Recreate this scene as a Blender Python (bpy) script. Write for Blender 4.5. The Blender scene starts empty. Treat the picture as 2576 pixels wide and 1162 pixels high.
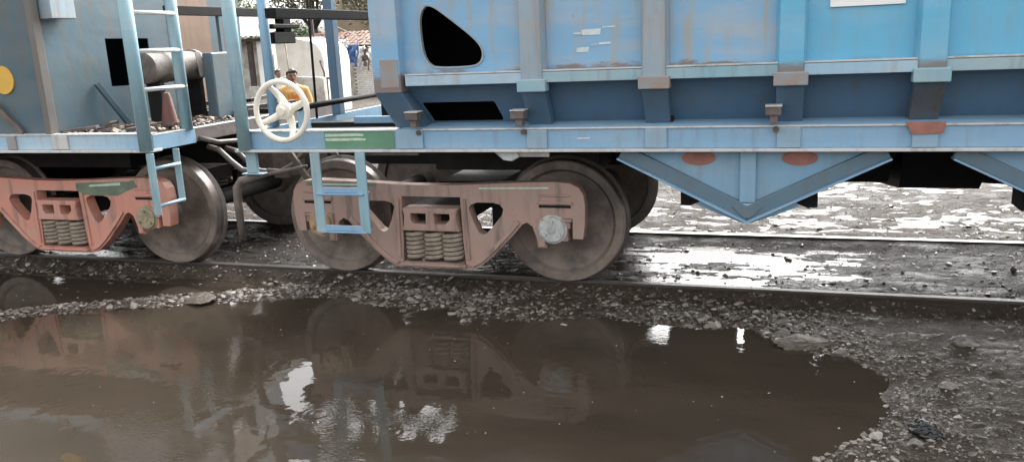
import bpy, bmesh, math, random
import numpy as np
from mathutils import Vector, Matrix
from mathutils import noise as mnoise
from mathutils.geometry import tessellate_polygon

random.seed(7)
rng = np.random.default_rng(7)
scene = bpy.context.scene
COL = scene.collection
PI = math.pi

# ------------------------------------------------------------------ camera, sky, sun, exposure
CAM = dict(loc=(1.580, -6.307, 1.950), yaw=-0.3168, pitch=0.2299, roll=0.0453, f=2055.2 / 2576.0)
cam_d = bpy.data.cameras.new('camera')
cam = bpy.data.objects.new('camera', cam_d)
COL.objects.link(cam)
cy, sy = math.cos(CAM['yaw']), math.sin(CAM['yaw'])
cp, sp = math.cos(CAM['pitch']), math.sin(CAM['pitch'])
fwd = Vector((sy * cp, cy * cp, -sp))
rgt = Vector((cy, -sy, 0))
dwn = fwd.cross(rgt)
cr, sr = math.cos(CAM['roll']), math.sin(CAM['roll'])
r2 = rgt * cr + dwn * sr
d2 = -rgt * sr + dwn * cr
m = Matrix((r2, -d2, -fwd)).transposed().to_4x4()
m.translation = Vector(CAM['loc'])
cam.matrix_world = m
cam_d.sensor_width = 36.0
cam_d.lens = 36.0 * CAM['f']
cam_d.clip_start = 0.05
cam_d.clip_end = 3000
scene.camera = cam

SUN_EL, SUN_AZ = math.radians(46), math.radians(8)      # azimuth from +Y towards +X
world = bpy.data.worlds.new('World')
scene.world = world
world.use_nodes = True
wn, wl = world.node_tree.nodes, world.node_tree.links
wn.clear()
sky = wn.new('ShaderNodeTexSky')
sky.sky_type = 'NISHITA'
sky.sun_disc = False
sky.sun_elevation = SUN_EL
sky.sun_rotation = SUN_AZ
sky.air_density = 1.0
sky.dust_density = 6.0
sky.ozone_density = 1.0
hs = wn.new('ShaderNodeHueSaturation')                  # an overcast sky has almost no colour
hs.inputs['Saturation'].default_value = 0.12
bg = wn.new('ShaderNodeBackground')
bg.inputs['Strength'].default_value = 0.15
wo = wn.new('ShaderNodeOutputWorld')
wl.new(sky.outputs[0], hs.inputs['Color'])
wl.new(hs.outputs[0], bg.inputs['Color'])
wl.new(bg.outputs[0], wo.inputs['Surface'])

sun_d = bpy.data.lights.new('sun', 'SUN')
sun_d.energy = 0.8
sun_d.angle = math.radians(40)
sun_d.color = (1.0, 0.97, 0.93)
sun = bpy.data.objects.new('sun', sun_d)
COL.objects.link(sun)
sdir = Vector((math.sin(SUN_AZ) * math.cos(SUN_EL), math.cos(SUN_AZ) * math.cos(SUN_EL), math.sin(SUN_EL)))
sun.rotation_euler = sdir.to_track_quat('Z', 'Y').to_euler()
sun.location = sdir * 40

scene.view_settings.view_transform = 'Standard'
scene.view_settings.look = 'None'
scene.view_settings.exposure = 2.15
scene.view_settings.gamma = 1.0
scene.view_settings.use_curve_mapping = False
scene.render.engine = 'CYCLES'
scene.cycles.use_denoising = True
scene.cycles.max_bounces = 6
scene.cycles.sample_clamp_indirect = 6.0


# ------------------------------------------------------------------ materials
def new_mat(name):
    mt = bpy.data.materials.new(name)
    mt.use_nodes = True
    n, l = mt.node_tree.nodes, mt.node_tree.links
    return mt, n, l, n['Principled BSDF']


def c4(c):
    return (c[0], c[1], c[2], 1.0)


def coords(n, l, scale=(1, 1, 1), rnd=True, src='Object'):
    tc = n.new('ShaderNodeTexCoord')
    out = tc.outputs[src]
    if rnd:
        oi = n.new('ShaderNodeObjectInfo')
        mul = n.new('ShaderNodeMath'); mul.operation = 'MULTIPLY'; mul.inputs[1].default_value = 37.0
        l.new(oi.outputs['Random'], mul.inputs[0])
        ad = n.new('ShaderNodeVectorMath'); ad.operation = 'ADD'
        l.new(out, ad.inputs[0]); l.new(mul.outputs[0], ad.inputs[1])
        out = ad.outputs[0]
    mp = n.new('ShaderNodeMapping')
    mp.inputs['Scale'].default_value = scale
    l.new(out, mp.inputs['Vector'])
    return mp.outputs[0]


def noise(n, l, vec, scale, detail=4, rough=0.55):
    t = n.new('ShaderNodeTexNoise')
    t.inputs['Scale'].default_value = scale
    t.inputs['Detail'].default_value = detail
    t.inputs['Roughness'].default_value = rough
    l.new(vec, t.inputs['Vector'])
    return t.outputs['Fac']


def ramp(n, l, fac, stops):
    r = n.new('ShaderNodeValToRGB')
    e = r.color_ramp.elements
    e[0].position, e[0].color = stops[0][0], c4(stops[0][1])
    e[1].position, e[1].color = stops[-1][0], c4(stops[-1][1])
    for p, c in stops[1:-1]:
        x = e.new(p); x.color = c4(c)
    l.new(fac, r.inputs['Fac'])
    return r.outputs['Color']


def mask(n, l, fac, lo, hi, gain=1.0):
    mr = n.new('ShaderNodeMapRange')
    mr.interpolation_type = 'SMOOTHSTEP'
    mr.inputs['From Min'].default_value = lo
    mr.inputs['From Max'].default_value = hi
    mr.inputs['To Max'].default_value = gain
    l.new(fac, mr.inputs['Value'])
    return mr.outputs['Result']


def mixc(n, l, fac, a, b):
    mx = n.new('ShaderNodeMix'); mx.data_type = 'RGBA'
    for sock, v in ((mx.inputs[0], fac), (mx.inputs[6], a), (mx.inputs[7], b)):
        if isinstance(v, (tuple, list)):
            sock.default_value = c4(v)
        elif isinstance(v, (int, float)):
            sock.default_value = v
        else:
            l.new(v, sock)
    return mx.outputs[2]


def math2(n, l, op, a, b=None):
    x = n.new('ShaderNodeMath'); x.operation = op
    for i, v in enumerate((a, b)):
        if v is None:
            continue
        if isinstance(v, (int, float)):
            x.inputs[i].default_value = v
        else:
            l.new(v, x.inputs[i])
    return x.outputs[0]


def bump(n, l, b, height, strength, dist=0.01, chain=None):
    bp = n.new('ShaderNodeBump')
    bp.inputs['Strength'].default_value = strength
    bp.inputs['Distance'].default_value = dist
    l.new(height, bp.inputs['Height'])
    if chain is not None:
        l.new(chain, bp.inputs['Normal'])
    l.new(bp.outputs[0], b.inputs['Normal'])
    return bp.outputs[0]


def paint(name, base, fade, dirt=(0.13, 0.105, 0.085), rust=(0.16, 0.06, 0.03), fade_amt=0.6, dirt_amt=0.5,
          rust_amt=0.5, rough=0.42, dent=0.35, band=None, spec=0.5):
    """weathered enamel: faded clouds, run-off streaks, rust freckles; band = (z, height) rust creeping up from an edge"""
    mt, n, l, b = new_mat(name)
    v = coords(n, l)
    vs = coords(n, l, (5.0, 5.0, 0.55))
    vh = coords(n, l, (0.7, 1.0, 3.0))
    f1 = mask(n, l, noise(n, l, vh, 1.7, 5), 0.42, 0.68, fade_amt)
    col = mixc(n, l, f1, base, fade)
    f2 = mask(n, l, noise(n, l, vs, 2.2, 6, 0.65), 0.48, 0.72, dirt_amt)
    col = mixc(n, l, f2, col, dirt)
    f2b = mask(n, l, noise(n, l, v, 3.1, 7, 0.7), 0.55, 0.75, dirt_amt * 0.7)
    col = mixc(n, l, f2b, col, dirt)
    f3 = mask(n, l, noise(n, l, v, 11.0, 8, 0.75), 0.63, 0.70, rust_amt)
    col = mixc(n, l, f3, col, rust)
    if band:
        ge = n.new('ShaderNodeNewGeometry')
        sx = n.new('ShaderNodeSeparateXYZ')
        l.new(ge.outputs['Position'], sx.inputs[0])
        nz = noise(n, l, coords(n, l, (1.2, 1, 4.0), src='Object'), 2.6, 6, 0.7)
        hh = math2(n, l, 'MULTIPLY', mask(n, l, nz, 0.35, 0.75), band[1])
        top = math2(n, l, 'ADD', hh, band[0])
        d = math2(n, l, 'SUBTRACT', top, sx.outputs[2])
        f4 = mask(n, l, d, -0.01, 0.05, 0.8)
        col = mixc(n, l, f4, col, (0.20, 0.115, 0.065))
    l.new(col, b.inputs['Base Color'])
    rr = math2(n, l, 'ADD', math2(n, l, 'MULTIPLY', noise(n, l, v, 6.0, 4), 0.3), rough - 0.13)
    l.new(rr, b.inputs['Roughness'])
    b.inputs['Specular IOR Level'].default_value = spec
    h1 = noise(n, l, v, 2.3, 3)
    c1 = bump(n, l, b, h1, dent, 0.03)
    bump(n, l, b, noise(n, l, v, 55.0, 4), 0.18, 0.003, c1)
    return mt


def simple(name, base, rough=0.6, var=0.35, scale=9.0, metal=0.0, bump_s=0.3, bump_sc=40.0, spec=0.5, second=None):
    mt, n, l, b = new_mat(name)
    v = coords(n, l)
    k = tuple(x * (1 - var) for x in base) if second is None else second
    col = mixc(n, l, mask(n, l, noise(n, l, v, scale, 6, 0.65), 0.35, 0.68), base, k)
    l.new(col, b.inputs['Base Color'])
    b.inputs['Roughness'].default_value = rough
    b.inputs['Metallic'].default_value = metal
    b.inputs['Specular IOR Level'].default_value = spec
    bump(n, l, b, noise(n, l, v, bump_sc, 5), bump_s, 0.006)
    return mt


M = {}
BLUE = (0.20, 0.40, 0.585)
M['blue'] = paint('blue_wagon_paint', BLUE, (0.36, 0.43, 0.49), dirt=(0.33, 0.31, 0.27), fade_amt=0.9, dirt_amt=0.6, rust_amt=0.3, band=(1.728, 0.075))
M['blue_stained'] = paint('stained_blue_wagon_paint', BLUE, (0.37, 0.42, 0.46), dirt=(0.37, 0.33, 0.265), fade_amt=0.9, dirt_amt=0.85, rust_amt=0.35, band=(1.728, 0.10))
M['blue_plain'] = paint('blue_truss_paint', (0.19, 0.35, 0.49), (0.26, 0.38, 0.47), dirt=(0.19, 0.18, 0.16), dirt_amt=0.25, rust_amt=0.2)
M['truss_dark'] = paint('dark_truss_paint', (0.10, 0.165, 0.21), (0.14, 0.18, 0.20), dirt_amt=0.4, rust_amt=0.2)
M['blue_cyan'] = paint('cyan_blue_wagon_paint', (0.125, 0.42, 0.61), (0.23, 0.45, 0.585), dirt=(0.24, 0.25, 0.24), dirt_amt=0.3, rust_amt=0.15, band=(1.725, 0.04))
M['blue_dark'] = paint('shade_darkened_blue_paint', (0.075, 0.145, 0.225), (0.10, 0.15, 0.20), dirt=(0.10, 0.085, 0.075), dirt_amt=0.35, rust_amt=0.2)  # same wagon blue, with the overhang's shade darkened into the colour
M['rib_rusty'] = paint('rust_smeared_rib_paint', (0.075, 0.12, 0.16), (0.11, 0.10, 0.09), dirt=(0.09, 0.065, 0.05), fade_amt=0.9, dirt_amt=0.9, rust_amt=0.7)
M['blue_grey'] = paint('greyed_rib_paint', (0.27, 0.35, 0.41), (0.34, 0.35, 0.34), dirt=(0.25, 0.2, 0.16), dirt_amt=0.55, rust_amt=0.3)
M['gusset'] = paint('gusset_blue_paint', (0.235, 0.36, 0.46), (0.30, 0.39, 0.45), dirt_amt=0.3, rust_amt=0.2, dirt=(0.2, 0.19, 0.17))
M['sill'] = paint('sill_blue_paint', (0.21, 0.365, 0.51), (0.28, 0.41, 0.51), dirt_amt=0.3, rust_amt=0.35, dirt=(0.15, 0.14, 0.13))
M['sill_pale'] = paint('pale_blue_sill_paint', (0.30, 0.47, 0.60), (0.45, 0.54, 0.58), dirt=(0.33, 0.28, 0.23), fade_amt=0.7, dirt_amt=0.5, rust_amt=0.3)
M['pale_teal'] = paint('pale_teal_ladder_paint', (0.24, 0.40, 0.46), (0.36, 0.44, 0.47), dirt_amt=0.35, rust_amt=0.35)
M['end_blue'] = paint('end_wall_blue_paint', (0.078, 0.13, 0.16), (0.105, 0.142, 0.155), dirt=(0.135, 0.115, 0.09), fade_amt=0.7, dirt_amt=0.75, rust_amt=0.3)
M['end_rust'] = paint('rust_brown_end_panel', (0.235, 0.155, 0.105), (0.26, 0.19, 0.14), dirt=(0.16, 0.11, 0.08), rust_amt=0.5)
M['post_brown'] = paint('brown_stained_post', (0.135, 0.13, 0.12), (0.15, 0.125, 0.10), dirt=(0.14, 0.105, 0.08), dirt_amt=0.7)
M['flange'] = paint('flange_edge_highlight', (0.55, 0.54, 0.52), (0.62, 0.62, 0.62), dirt_amt=0.45, rust_amt=0.5, rough=0.38)  # near-white base colour paints the highlight along lit flange edges
M['bogie_pink'] = paint('brown_pink_bogie_paint', (0.36, 0.235, 0.19), (0.32, 0.245, 0.21), dirt=(0.13, 0.105, 0.09), dirt_amt=0.85, rust_amt=0.35, rough=0.55, dent=0.4)
M['bogie_red'] = paint('red_oxide_bogie_paint', (0.56, 0.25, 0.185), (0.48, 0.30, 0.24), dirt=(0.20, 0.14, 0.11), dirt_amt=0.8, rust_amt=0.3, rough=0.55, dent=0.4)
M['spring'] = simple('dusty_spring_steel', (0.33, 0.275, 0.215), 0.5, 0.35, 14)
M['wheel'] = simple('brown_dusty_wheel', (0.235, 0.185, 0.15), 0.55, 0.4, 4, bump_s=0.35, second=(0.095, 0.078, 0.066))
M['tread'] = simple('worn_wheel_tread', (0.20, 0.17, 0.15), 0.38, 0.35, 8, metal=0.35, bump_s=0.2)
M['black'] = simple('black_grimy_steel', (0.012, 0.012, 0.013), 0.7, 0.3, 6, spec=0.15)
M['under'] = simple('grimy_underframe', (0.02, 0.018, 0.017), 0.7, 0.4, 5, spec=0.2)
M['void'] = simple('hole_shade_black', (0.004, 0.004, 0.004), 1.0, 0.2, 6, spec=0.0)  # near-black colour standing in for the shade behind the cut-outs
M['brown'] = simple('brown_rusty_iron', (0.105, 0.075, 0.058), 0.6, 0.45, 9)
M['grey_brown'] = simple('grey_brown_iron', (0.15, 0.125, 0.11), 0.55, 0.4, 9)
M['cap_white'] = simple('whitewashed_axle_cap', (0.50, 0.51, 0.50), 0.5, 0.35, 12, second=(0.30, 0.29, 0.27))
M['cap_tan'] = simple('tan_axle_cap', (0.44, 0.30, 0.17), 0.5, 0.4, 12)
M['cap_olive'] = simple('olive_tan_axle_cap', (0.36, 0.31, 0.20), 0.5, 0.4, 12)
M['cream'] = simple('cream_handwheel_paint', (0.84, 0.79, 0.68), 0.4, 0.12, 9, bump_s=0.1)
M['green'] = simple('green_paint', (0.115, 0.26, 0.16), 0.45, 0.15, 6, bump_s=0.1)
M['green_dull'] = simple('dull_green_paint', (0.15, 0.20, 0.14), 0.5, 0.3, 8)
M['mark'] = simple('white_mark_paint', (0.62, 0.68, 0.68), 0.5, 0.18, 25, bump_s=0.1)
M['mark_green'] = simple('pale_green_mark_paint', (0.50, 0.62, 0.50), 0.5, 0.25, 30, bump_s=0.1)
M['mark_grey'] = simple('faint_mark_paint', (0.38, 0.47, 0.52), 0.5, 0.25, 30, bump_s=0.1)
M['white'] = simple('white_board', (0.85, 0.85, 0.84), 0.4, 0.05, 4, bump_s=0.05)
M['yellow'] = simple('yellow_paint', (0.66, 0.40, 0.06), 0.45, 0.12, 8, bump_s=0.1)
M['red'] = simple('red_oxide_paint', (0.36, 0.15, 0.115), 0.5, 0.3, 9, bump_s=0.2)
M['red_dark'] = simple('dull_red_paint', (0.16, 0.062, 0.048), 0.6, 0.4, 9, second=(0.09, 0.055, 0.043))
M['cyl'] = simple('mottled_cylinder', (0.085, 0.070, 0.060), 0.6, 0.4, 6, second=(0.20, 0.175, 0.15), bump_s=0.6)
M['beige_rust'] = simple('beige_rust_patch', (0.30, 0.235, 0.195), 0.6, 0.25, 8, second=(0.25, 0.29, 0.31))
M['rail'] = simple('worn_rail_steel', (0.055, 0.045, 0.04), 0.5, 0.4, 8)
M['railtop'] = simple('polished_rail_head', (0.42, 0.41, 0.40), 0.22, 0.25, 6, metal=0.9, bump_s=0.08)
M['hose'] = simple('rubber_hose', (0.11, 0.095, 0.085), 0.5, 0.3, 12)


# ------------------------------------------------------------------ mesh helpers
WL = {}          # world location of a thing's origin (things are not rotated unless built apart)


class MB:
    def __init__(s):
        s.v, s.f = [], []

    def add(s, vs, fs):
        k = len(s.v)
        s.v += [tuple(v) for v in vs]
        s.f += [tuple(i + k for i in f) for f in fs]
        return s

    def box(s, x0, x1, y0, y1, z0, z1):
        vs = [(x0, y0, z0), (x1, y0, z0), (x1, y1, z0), (x0, y1, z0), (x0, y0, z1), (x1, y0, z1), (x1, y1, z1), (x0, y1, z1)]
        return s.add(vs, [(3, 2, 1, 0), (4, 5, 6, 7), (0, 1, 5, 4), (1, 2, 6, 5), (2, 3, 7, 6), (3, 0, 4, 7)])

    def hexa(s, a, b):
        """two quads (lists of 4 points, same winding) joined into a solid"""
        return s.add(list(a) + list(b), [(3, 2, 1, 0), (4, 5, 6, 7), (0, 1, 5, 4), (1, 2, 6, 5), (2, 3, 7, 6), (3, 0, 4, 7)])

    def prism(s, poly, y0, y1, holes=(), axis='y'):
        """polygon in (a, z) extruded along y (or x, or z)"""
        loops = [list(poly)] + [list(h) for h in holes]
        tri = tessellate_polygon([[Vector((p[0], p[1], 0)) for p in lp] for lp in loops])
        flat = [p for lp in loops for p in lp]
        nn = len(flat)

        def P(p, d):
            return {'y': (p[0], d, p[1]), 'x': (d, p[0], p[1]), 'z': (p[0], p[1], d)}[axis]
        vs = [P(p, y0) for p in flat] + [P(p, y1) for p in flat]
        fs = [tuple(t) for t in tri] + [tuple(i + nn for i in reversed(t)) for t in tri]
        k = 0
        for lp in loops:
            c = len(lp)
            for i in range(c):
                j = (i + 1) % c
                fs.append((k + i, k + j, k + j + nn, k + i + nn))
            k += c
        return s.add(vs, fs)

    def tube(s, path, r, n=8, closed=False, cap=True):
        path = [Vector(p) for p in path]
        c = len(path)
        rs = r if isinstance(r, (list, tuple)) else [r] * c
        rings = []
        up = None
        for i in range(c):
            if closed:
                t = path[(i + 1) % c] - path[i - 1]
            else:
                t = path[min(i + 1, c - 1)] - path[max(i - 1, 0)]
            t.normalize()
            if up is None:
                up = Vector((0, 0, 1)) if abs(t.z) < 0.9 else Vector((1, 0, 0))
            a = t.cross(up)
            if a.length < 1e-6:
                a = t.orthogonal()
            a.normalize()
            b = a.cross(t).normalized()
            up = b
            rings.append([path[i] + (a * math.cos(q) + b * math.sin(q)) * rs[i] for q in (2 * PI * k / n for k in range(n))])
        vs = [p for ring in rings for p in ring]
        fs = []
        for i in range(c if closed else c - 1):
            j = (i + 1) % c
            for k in range(n):
                q = (k + 1) % n
                fs.append((i * n + k, i * n + q, j * n + q, j * n + k))
        if cap and not closed:
            fs.append(tuple(reversed(range(n))))
            fs.append(tuple((c - 1) * n + k for k in range(n)))
        return s.add(vs, fs)

    def lathe(s, prof, n=32, centre=(0, 0, 0), axis='y', caps=True):
        """profile list of (radius, along) turned about an axis"""
        vs, fs = [], []
        for (r, a) in prof:
            for k in range(n):
                q = 2 * PI * k / n
                u, w = r * math.cos(q), r * math.sin(q)
                p = {'y': (u, a, w), 'x': (a, u, w), 'z': (u, w, a)}[axis]
                vs.append((p[0] + centre[0], p[1] + centre[1], p[2] + centre[2]))
        for i in range(len(prof) - 1):
            for k in range(n):
                q = (k + 1) % n
                fs.append((i * n + k, i * n + q, (i + 1) * n + q, (i + 1) * n + k))
        if caps and prof[0][0] > 1e-5:
            fs.append(tuple(reversed(range(n))))
        if caps and prof[-1][0] > 1e-5:
            fs.append(tuple((len(prof) - 1) * n + k for k in range(n)))
        return s.add(vs, fs)

    def bar(s, a, b, w, h, up=(0, 0, 1)):
        """rectangular bar from a to b, w sideways, h along up"""
        a, b, up = Vector(a), Vector(b), Vector(up)
        t = (b - a).normalized()
        sd = t.cross(up)
        if sd.length < 1e-6:
            sd = Vector((1, 0, 0))
        sd.normalize()
        u = sd.cross(t).normalized()
        q = lambda p: [p - sd * w / 2 - u * h / 2, p + sd * w / 2 - u * h / 2, p + sd * w / 2 + u * h / 2, p - sd * w / 2 + u * h / 2]
        return s.hexa(q(a), q(b))

    def mesh(s, name, mat=None, off=(0, 0, 0), smooth=False):
        me = bpy.data.meshes.new(name)
        me.from_pydata([(v[0] - off[0], v[1] - off[1], v[2] - off[2]) for v in s.v], [], s.f)
        bm = bmesh.new(); bm.from_mesh(me)
        bmesh.ops.remove_doubles(bm, verts=bm.verts, dist=1e-6)
        bmesh.ops.recalc_face_normals(bm, faces=bm.faces)
        bm.to_mesh(me); bm.free()
        if mat is not None:
            me.materials.append(mat)
        if smooth:
            me.polygons.foreach_set('use_smooth', [True] * len(me.polygons))
        me.update()
        return me

    def build(s, name, mat, parent=None, bevel=0.0, smooth=False, origin=None, seg=2):
        off = WL.get(parent, (0, 0, 0)) if parent else (origin or (0, 0, 0))
        me = s.mesh(name, mat, off, smooth)
        o = bpy.data.objects.new(name, me)
        COL.objects.link(o)
        if parent:
            o.parent = parent
            WL[o] = off
        else:
            o.location = off
            WL[o] = off
        if bevel:
            bv = o.modifiers.new('bevel', 'BEVEL')
            bv.width = bevel; bv.segments = seg; bv.limit_method = 'ANGLE'; bv.angle_limit = math.radians(40)
            if smooth is False:
                me.polygons.foreach_set('use_smooth', [True] * len(me.polygons))
                bv.harden_normals = True
        return o


def auto_smooth(o, ang=35):
    me = o.data
    me.polygons.foreach_set('use_smooth', [True] * len(me.polygons))
    bm = bmesh.new(); bm.from_mesh(me)
    for e in bm.edges:
        if len(e.link_faces) == 2 and e.calc_face_angle(0) > math.radians(ang):
            e.smooth = False
    bm.to_mesh(me); bm.free()
    return o


def thing(name, label, cat, loc=(0, 0, 0), rz=0.0, group=None):
    o = bpy.data.objects.new(name, None)
    COL.objects.link(o)
    o.location = loc
    o.rotation_euler = (0, 0, rz)
    o.empty_display_size = 0.2
    WL[o] = tuple(loc) if rz == 0 else (0, 0, 0)
    return tag(o, label, cat, group)


def tag(o, label=None, cat=None, group=None, kind=None):
    if label: o['label'] = label
    if cat: o['category'] = cat
    if group: o['group'] = group
    if kind: o['kind'] = kind
    return o


def sub_empty(name, parent, loc):
    o = bpy.data.objects.new(name, None)
    COL.objects.link(o)
    o.parent = parent
    off = WL[parent]
    o.location = (loc[0] - off[0], loc[1] - off[1], loc[2] - off[2])
    WL[o] = tuple(loc)
    return o


CACHE = {}


def inst(name, key, maker, mat, parent, loc, rot=(0, 0, 0), smooth=True, bevel=0.0):
    """an object sharing the cached mesh, its own material, at world loc under parent"""
    if key not in CACHE:
        CACHE[key] = maker().mesh(name, mat, (0, 0, 0), smooth)
        if smooth:
            bm = bmesh.new(); bm.from_mesh(CACHE[key])
            for e in bm.edges:
                if len(e.link_faces) == 2 and e.calc_face_angle(0) > math.radians(32):
                    e.smooth = False
            bm.to_mesh(CACHE[key]); bm.free()
    o = bpy.data.objects.new(name, CACHE[key])
    COL.objects.link(o)
    off = WL.get(parent, (0, 0, 0)) if parent else (0, 0, 0)
    o.parent = parent
    o.location = (loc[0] - off[0], loc[1] - off[1], loc[2] - off[2])
    o.rotation_euler = rot
    o.material_slots[0].link = 'OBJECT'
    o.material_slots[0].material = mat
    if bevel:
        bv = o.modifiers.new('bevel', 'BEVEL')
        bv.width = bevel; bv.segments = 2; bv.limit_method = 'ANGLE'; bv.angle_limit = math.radians(40)
    return o


# ------------------------------------------------------------------ ground, water
def vnoise(x, y, seed):
    xi, yi = np.floor(x).astype(np.int64), np.floor(y).astype(np.int64)
    fx, fy = x - xi, y - yi
    fx = fx * fx * (3 - 2 * fx); fy = fy * fy * (3 - 2 * fy)

    def hsh(a, b):
        h = (a * 374761393 + b * 668265263 + seed * 982451653) & 0x7fffffff
        h = ((h ^ (h >> 13)) * 1274126177) & 0x7fffffff
        return ((h ^ (h >> 16)) & 0xffff) / 65535.0
    return (hsh(xi, yi) * (1 - fx) + hsh(xi + 1, yi) * fx) * (1 - fy) + (hsh(xi, yi + 1) * (1 - fx) + hsh(xi + 1, yi + 1) * fx) * fy


def fbm(x, y, seed, oct=4):
    v, a, t = 0, 1.0, 0
    for i in range(oct):
        v = v + a * vnoise(x * 2 ** i, y * 2 ** i, seed + i * 17)
        t += a; a *= 0.5
    return v / t * 2 - 1


ZW = -0.115
POND = np.array([(-12, -2.6), (-8, -2.5), (-6, -2.1), (-4.614, -1.608), (-4.233, -1.339), (-3.93, -1.223), (-3.659, -1.07), (-3.264, -0.957),
                 (-2.858, -0.757), (-2.603, -0.669), (-2.348, -0.581), (-2.11, -0.462), (-1.849, -0.451), (-1.571, -0.553), (-1.279, -0.636),
                 (-1.077, -0.62), (-0.861, -0.561), (-0.648, -0.764), (-0.466, -0.73), (-0.233, -0.761), (0.044, -0.637), (0.24, -0.555),
                 (0.518, -0.578), (0.766, -0.663), (1.105, -0.659), (1.376, -0.583), (1.54, -0.683), (1.645, -0.849), (1.843, -0.956),
                 (2.031, -1.03), (2.181, -1.177), (2.266, -1.314), (2.218, -1.553), (2.214, -1.764), (2.15, -1.995), (2.049, -2.152),
                 (1.927, -2.286), (1.80, -2.50), (1.55, -3.0), (1.2, -3.8), (0.6, -5.2), (-12, -5.2)])


def pond_sd(x, y):
    """signed distance to the pond outline, negative inside"""
    d = np.full(x.shape, 1e9)
    ins = np.zeros(x.shape, bool)
    k = len(POND)
    for i in range(k):
        ax, ay = POND[i]; bx, by = POND[(i + 1) % k]
        ex, ey = bx - ax, by - ay
        t = np.clip(((x - ax) * ex + (y - ay) * ey) / (ex * ex + ey * ey), 0, 1)
        d = np.minimum(d, np.hypot(x - ax - t * ex, y - ay - t * ey))
        c = ((ay > y) != (by > y)) & (x < ex * (y - ay) / (ey if abs(ey) > 1e-9 else 1e-9) + ax)
        ins ^= c
    return np.where(ins, -d, d)


def sstep(a, b, t):
    t = np.clip((t - a) / (b - a), 0, 1)
    return t * t * (3 - 2 * t)


def ground_h(x, y):
    sd = pond_sd(x, y) + 0.05 * fbm(x * 5, y * 5, 3)
    out = ZW + 0.045 * (1 - np.exp(-np.maximum(sd, 0) / 0.30)) + 0.016 * sstep(0, .35, sd) * fbm(x * 2.4, y * 4.2, 11) + 0.006 * sstep(0, .1, sd) * fbm(x * 13, y * 17, 5)
    inn = ZW - 0.16 * np.minimum(-sd, 0.5)
    # behind the gravel ridge on the left the ground falls away again and holds water
    out = out - 0.055 * (1 - sstep(-2.9, -1.9, x)) * sstep(0.12, 0.40, sd + 0.10 * fbm(x * 1.5, y * 3, 71)) * (x > -9)
    near = np.where(sd > 0, out, inn)
    # bed between and beyond the rails: shallow troughs drawn out along the track
    far = -0.084 + 0.018 * fbm(x * 0.9, y * 4.5, 21) + 0.018 * fbm(x * 3.0, y * 11, 29) + 0.012 * fbm(x * 11, y * 24, 31) \
        - 0.006 * np.exp(-((x - 1.35) / 0.9) ** 2) * (y < 3) + 0.022 * sstep(1.9, 2.9, x)
    yard = -0.085 + 0.016 * fbm(x * 0.6, y * 1.6, 41) + 0.016 * fbm(x * 3, y * 7, 43) + 0.022 * fbm(x * 8, y * 14, 47)
    far = far + (yard - far) * sstep(1.95, 2.6, y)
    h = near + (far - near) * sstep(-0.28, 0.02, y)
    # packed shoulder against each rail
    for ry in (0.0, 1.745):
        h = h + (np.maximum(h, -0.018 + 0.009 * fbm(x * 4, y * 9, 53)) - h) * np.exp(-(np.abs(y - ry) / 0.13) ** 3)
    return np.where((np.abs(x) > 60) | (y > 60) | (y < -40), -0.09, h)


def axis_lines(dense0, dense1, step, far, extra=()):
    a = list(np.arange(dense0, dense1 + 1e-6, step))
    d, s = dense1, step
    while d < far[1]:
        s *= 1.25; d += s; a.append(min(d, far[1]))
    d, s = dense0, step
    while d > far[0]:
        s *= 1.25; d -= s; a.insert(0, max(d, far[0]))
    return np.array(a)


gx = axis_lines(-6.6, 3.9, 0.026, (-900, 900))
ya = np.arange(-2.9, 2.3, 0.024)
yb = list(ya)
d, s = float(ya[-1]), 0.024
while d < 900:
    s = min(s * 1.03, 0.055) if d < 9.5 else s * 1.2
    d += s; yb.append(d)
d, s = float(ya[0]), 0.024
while d > -900:
    s *= 1.3; d -= s; yb.insert(0, d)
gy = np.array(yb)
GX, GY = np.meshgrid(gx, gy)
GZ = ground_h(GX, GY)
nx, ny = len(gx), len(gy)
idx = np.arange(nx * ny).reshape(ny, nx)
faces = np.stack([idx[:-1, :-1], idx[:-1, 1:], idx[1:, 1:], idx[1:, :-1]], -1).reshape(-1, 4)


def np_mesh(name, verts, quads, mat, smooth=True):
    me = bpy.data.meshes.new(name)
    nv, nf, k = len(verts), len(quads), quads.shape[1]
    me.vertices.add(nv); me.vertices.foreach_set('co', np.asarray(verts, np.float32).ravel())
    me.loops.add(nf * k); me.loops.foreach_set('vertex_index', quads.astype(np.int32).ravel())
    me.polygons.add(nf)
    me.polygons.foreach_set('loop_start', np.arange(0, nf * k, k, dtype=np.int32))
    me.polygons.foreach_set('loop_total', np.full(nf, k, dtype=np.int32))
    me.polygons.foreach_set('use_smooth', np.full(nf, smooth))
    me.update(calc_edges=True)
    me.materials.append(mat)
    return me


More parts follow.
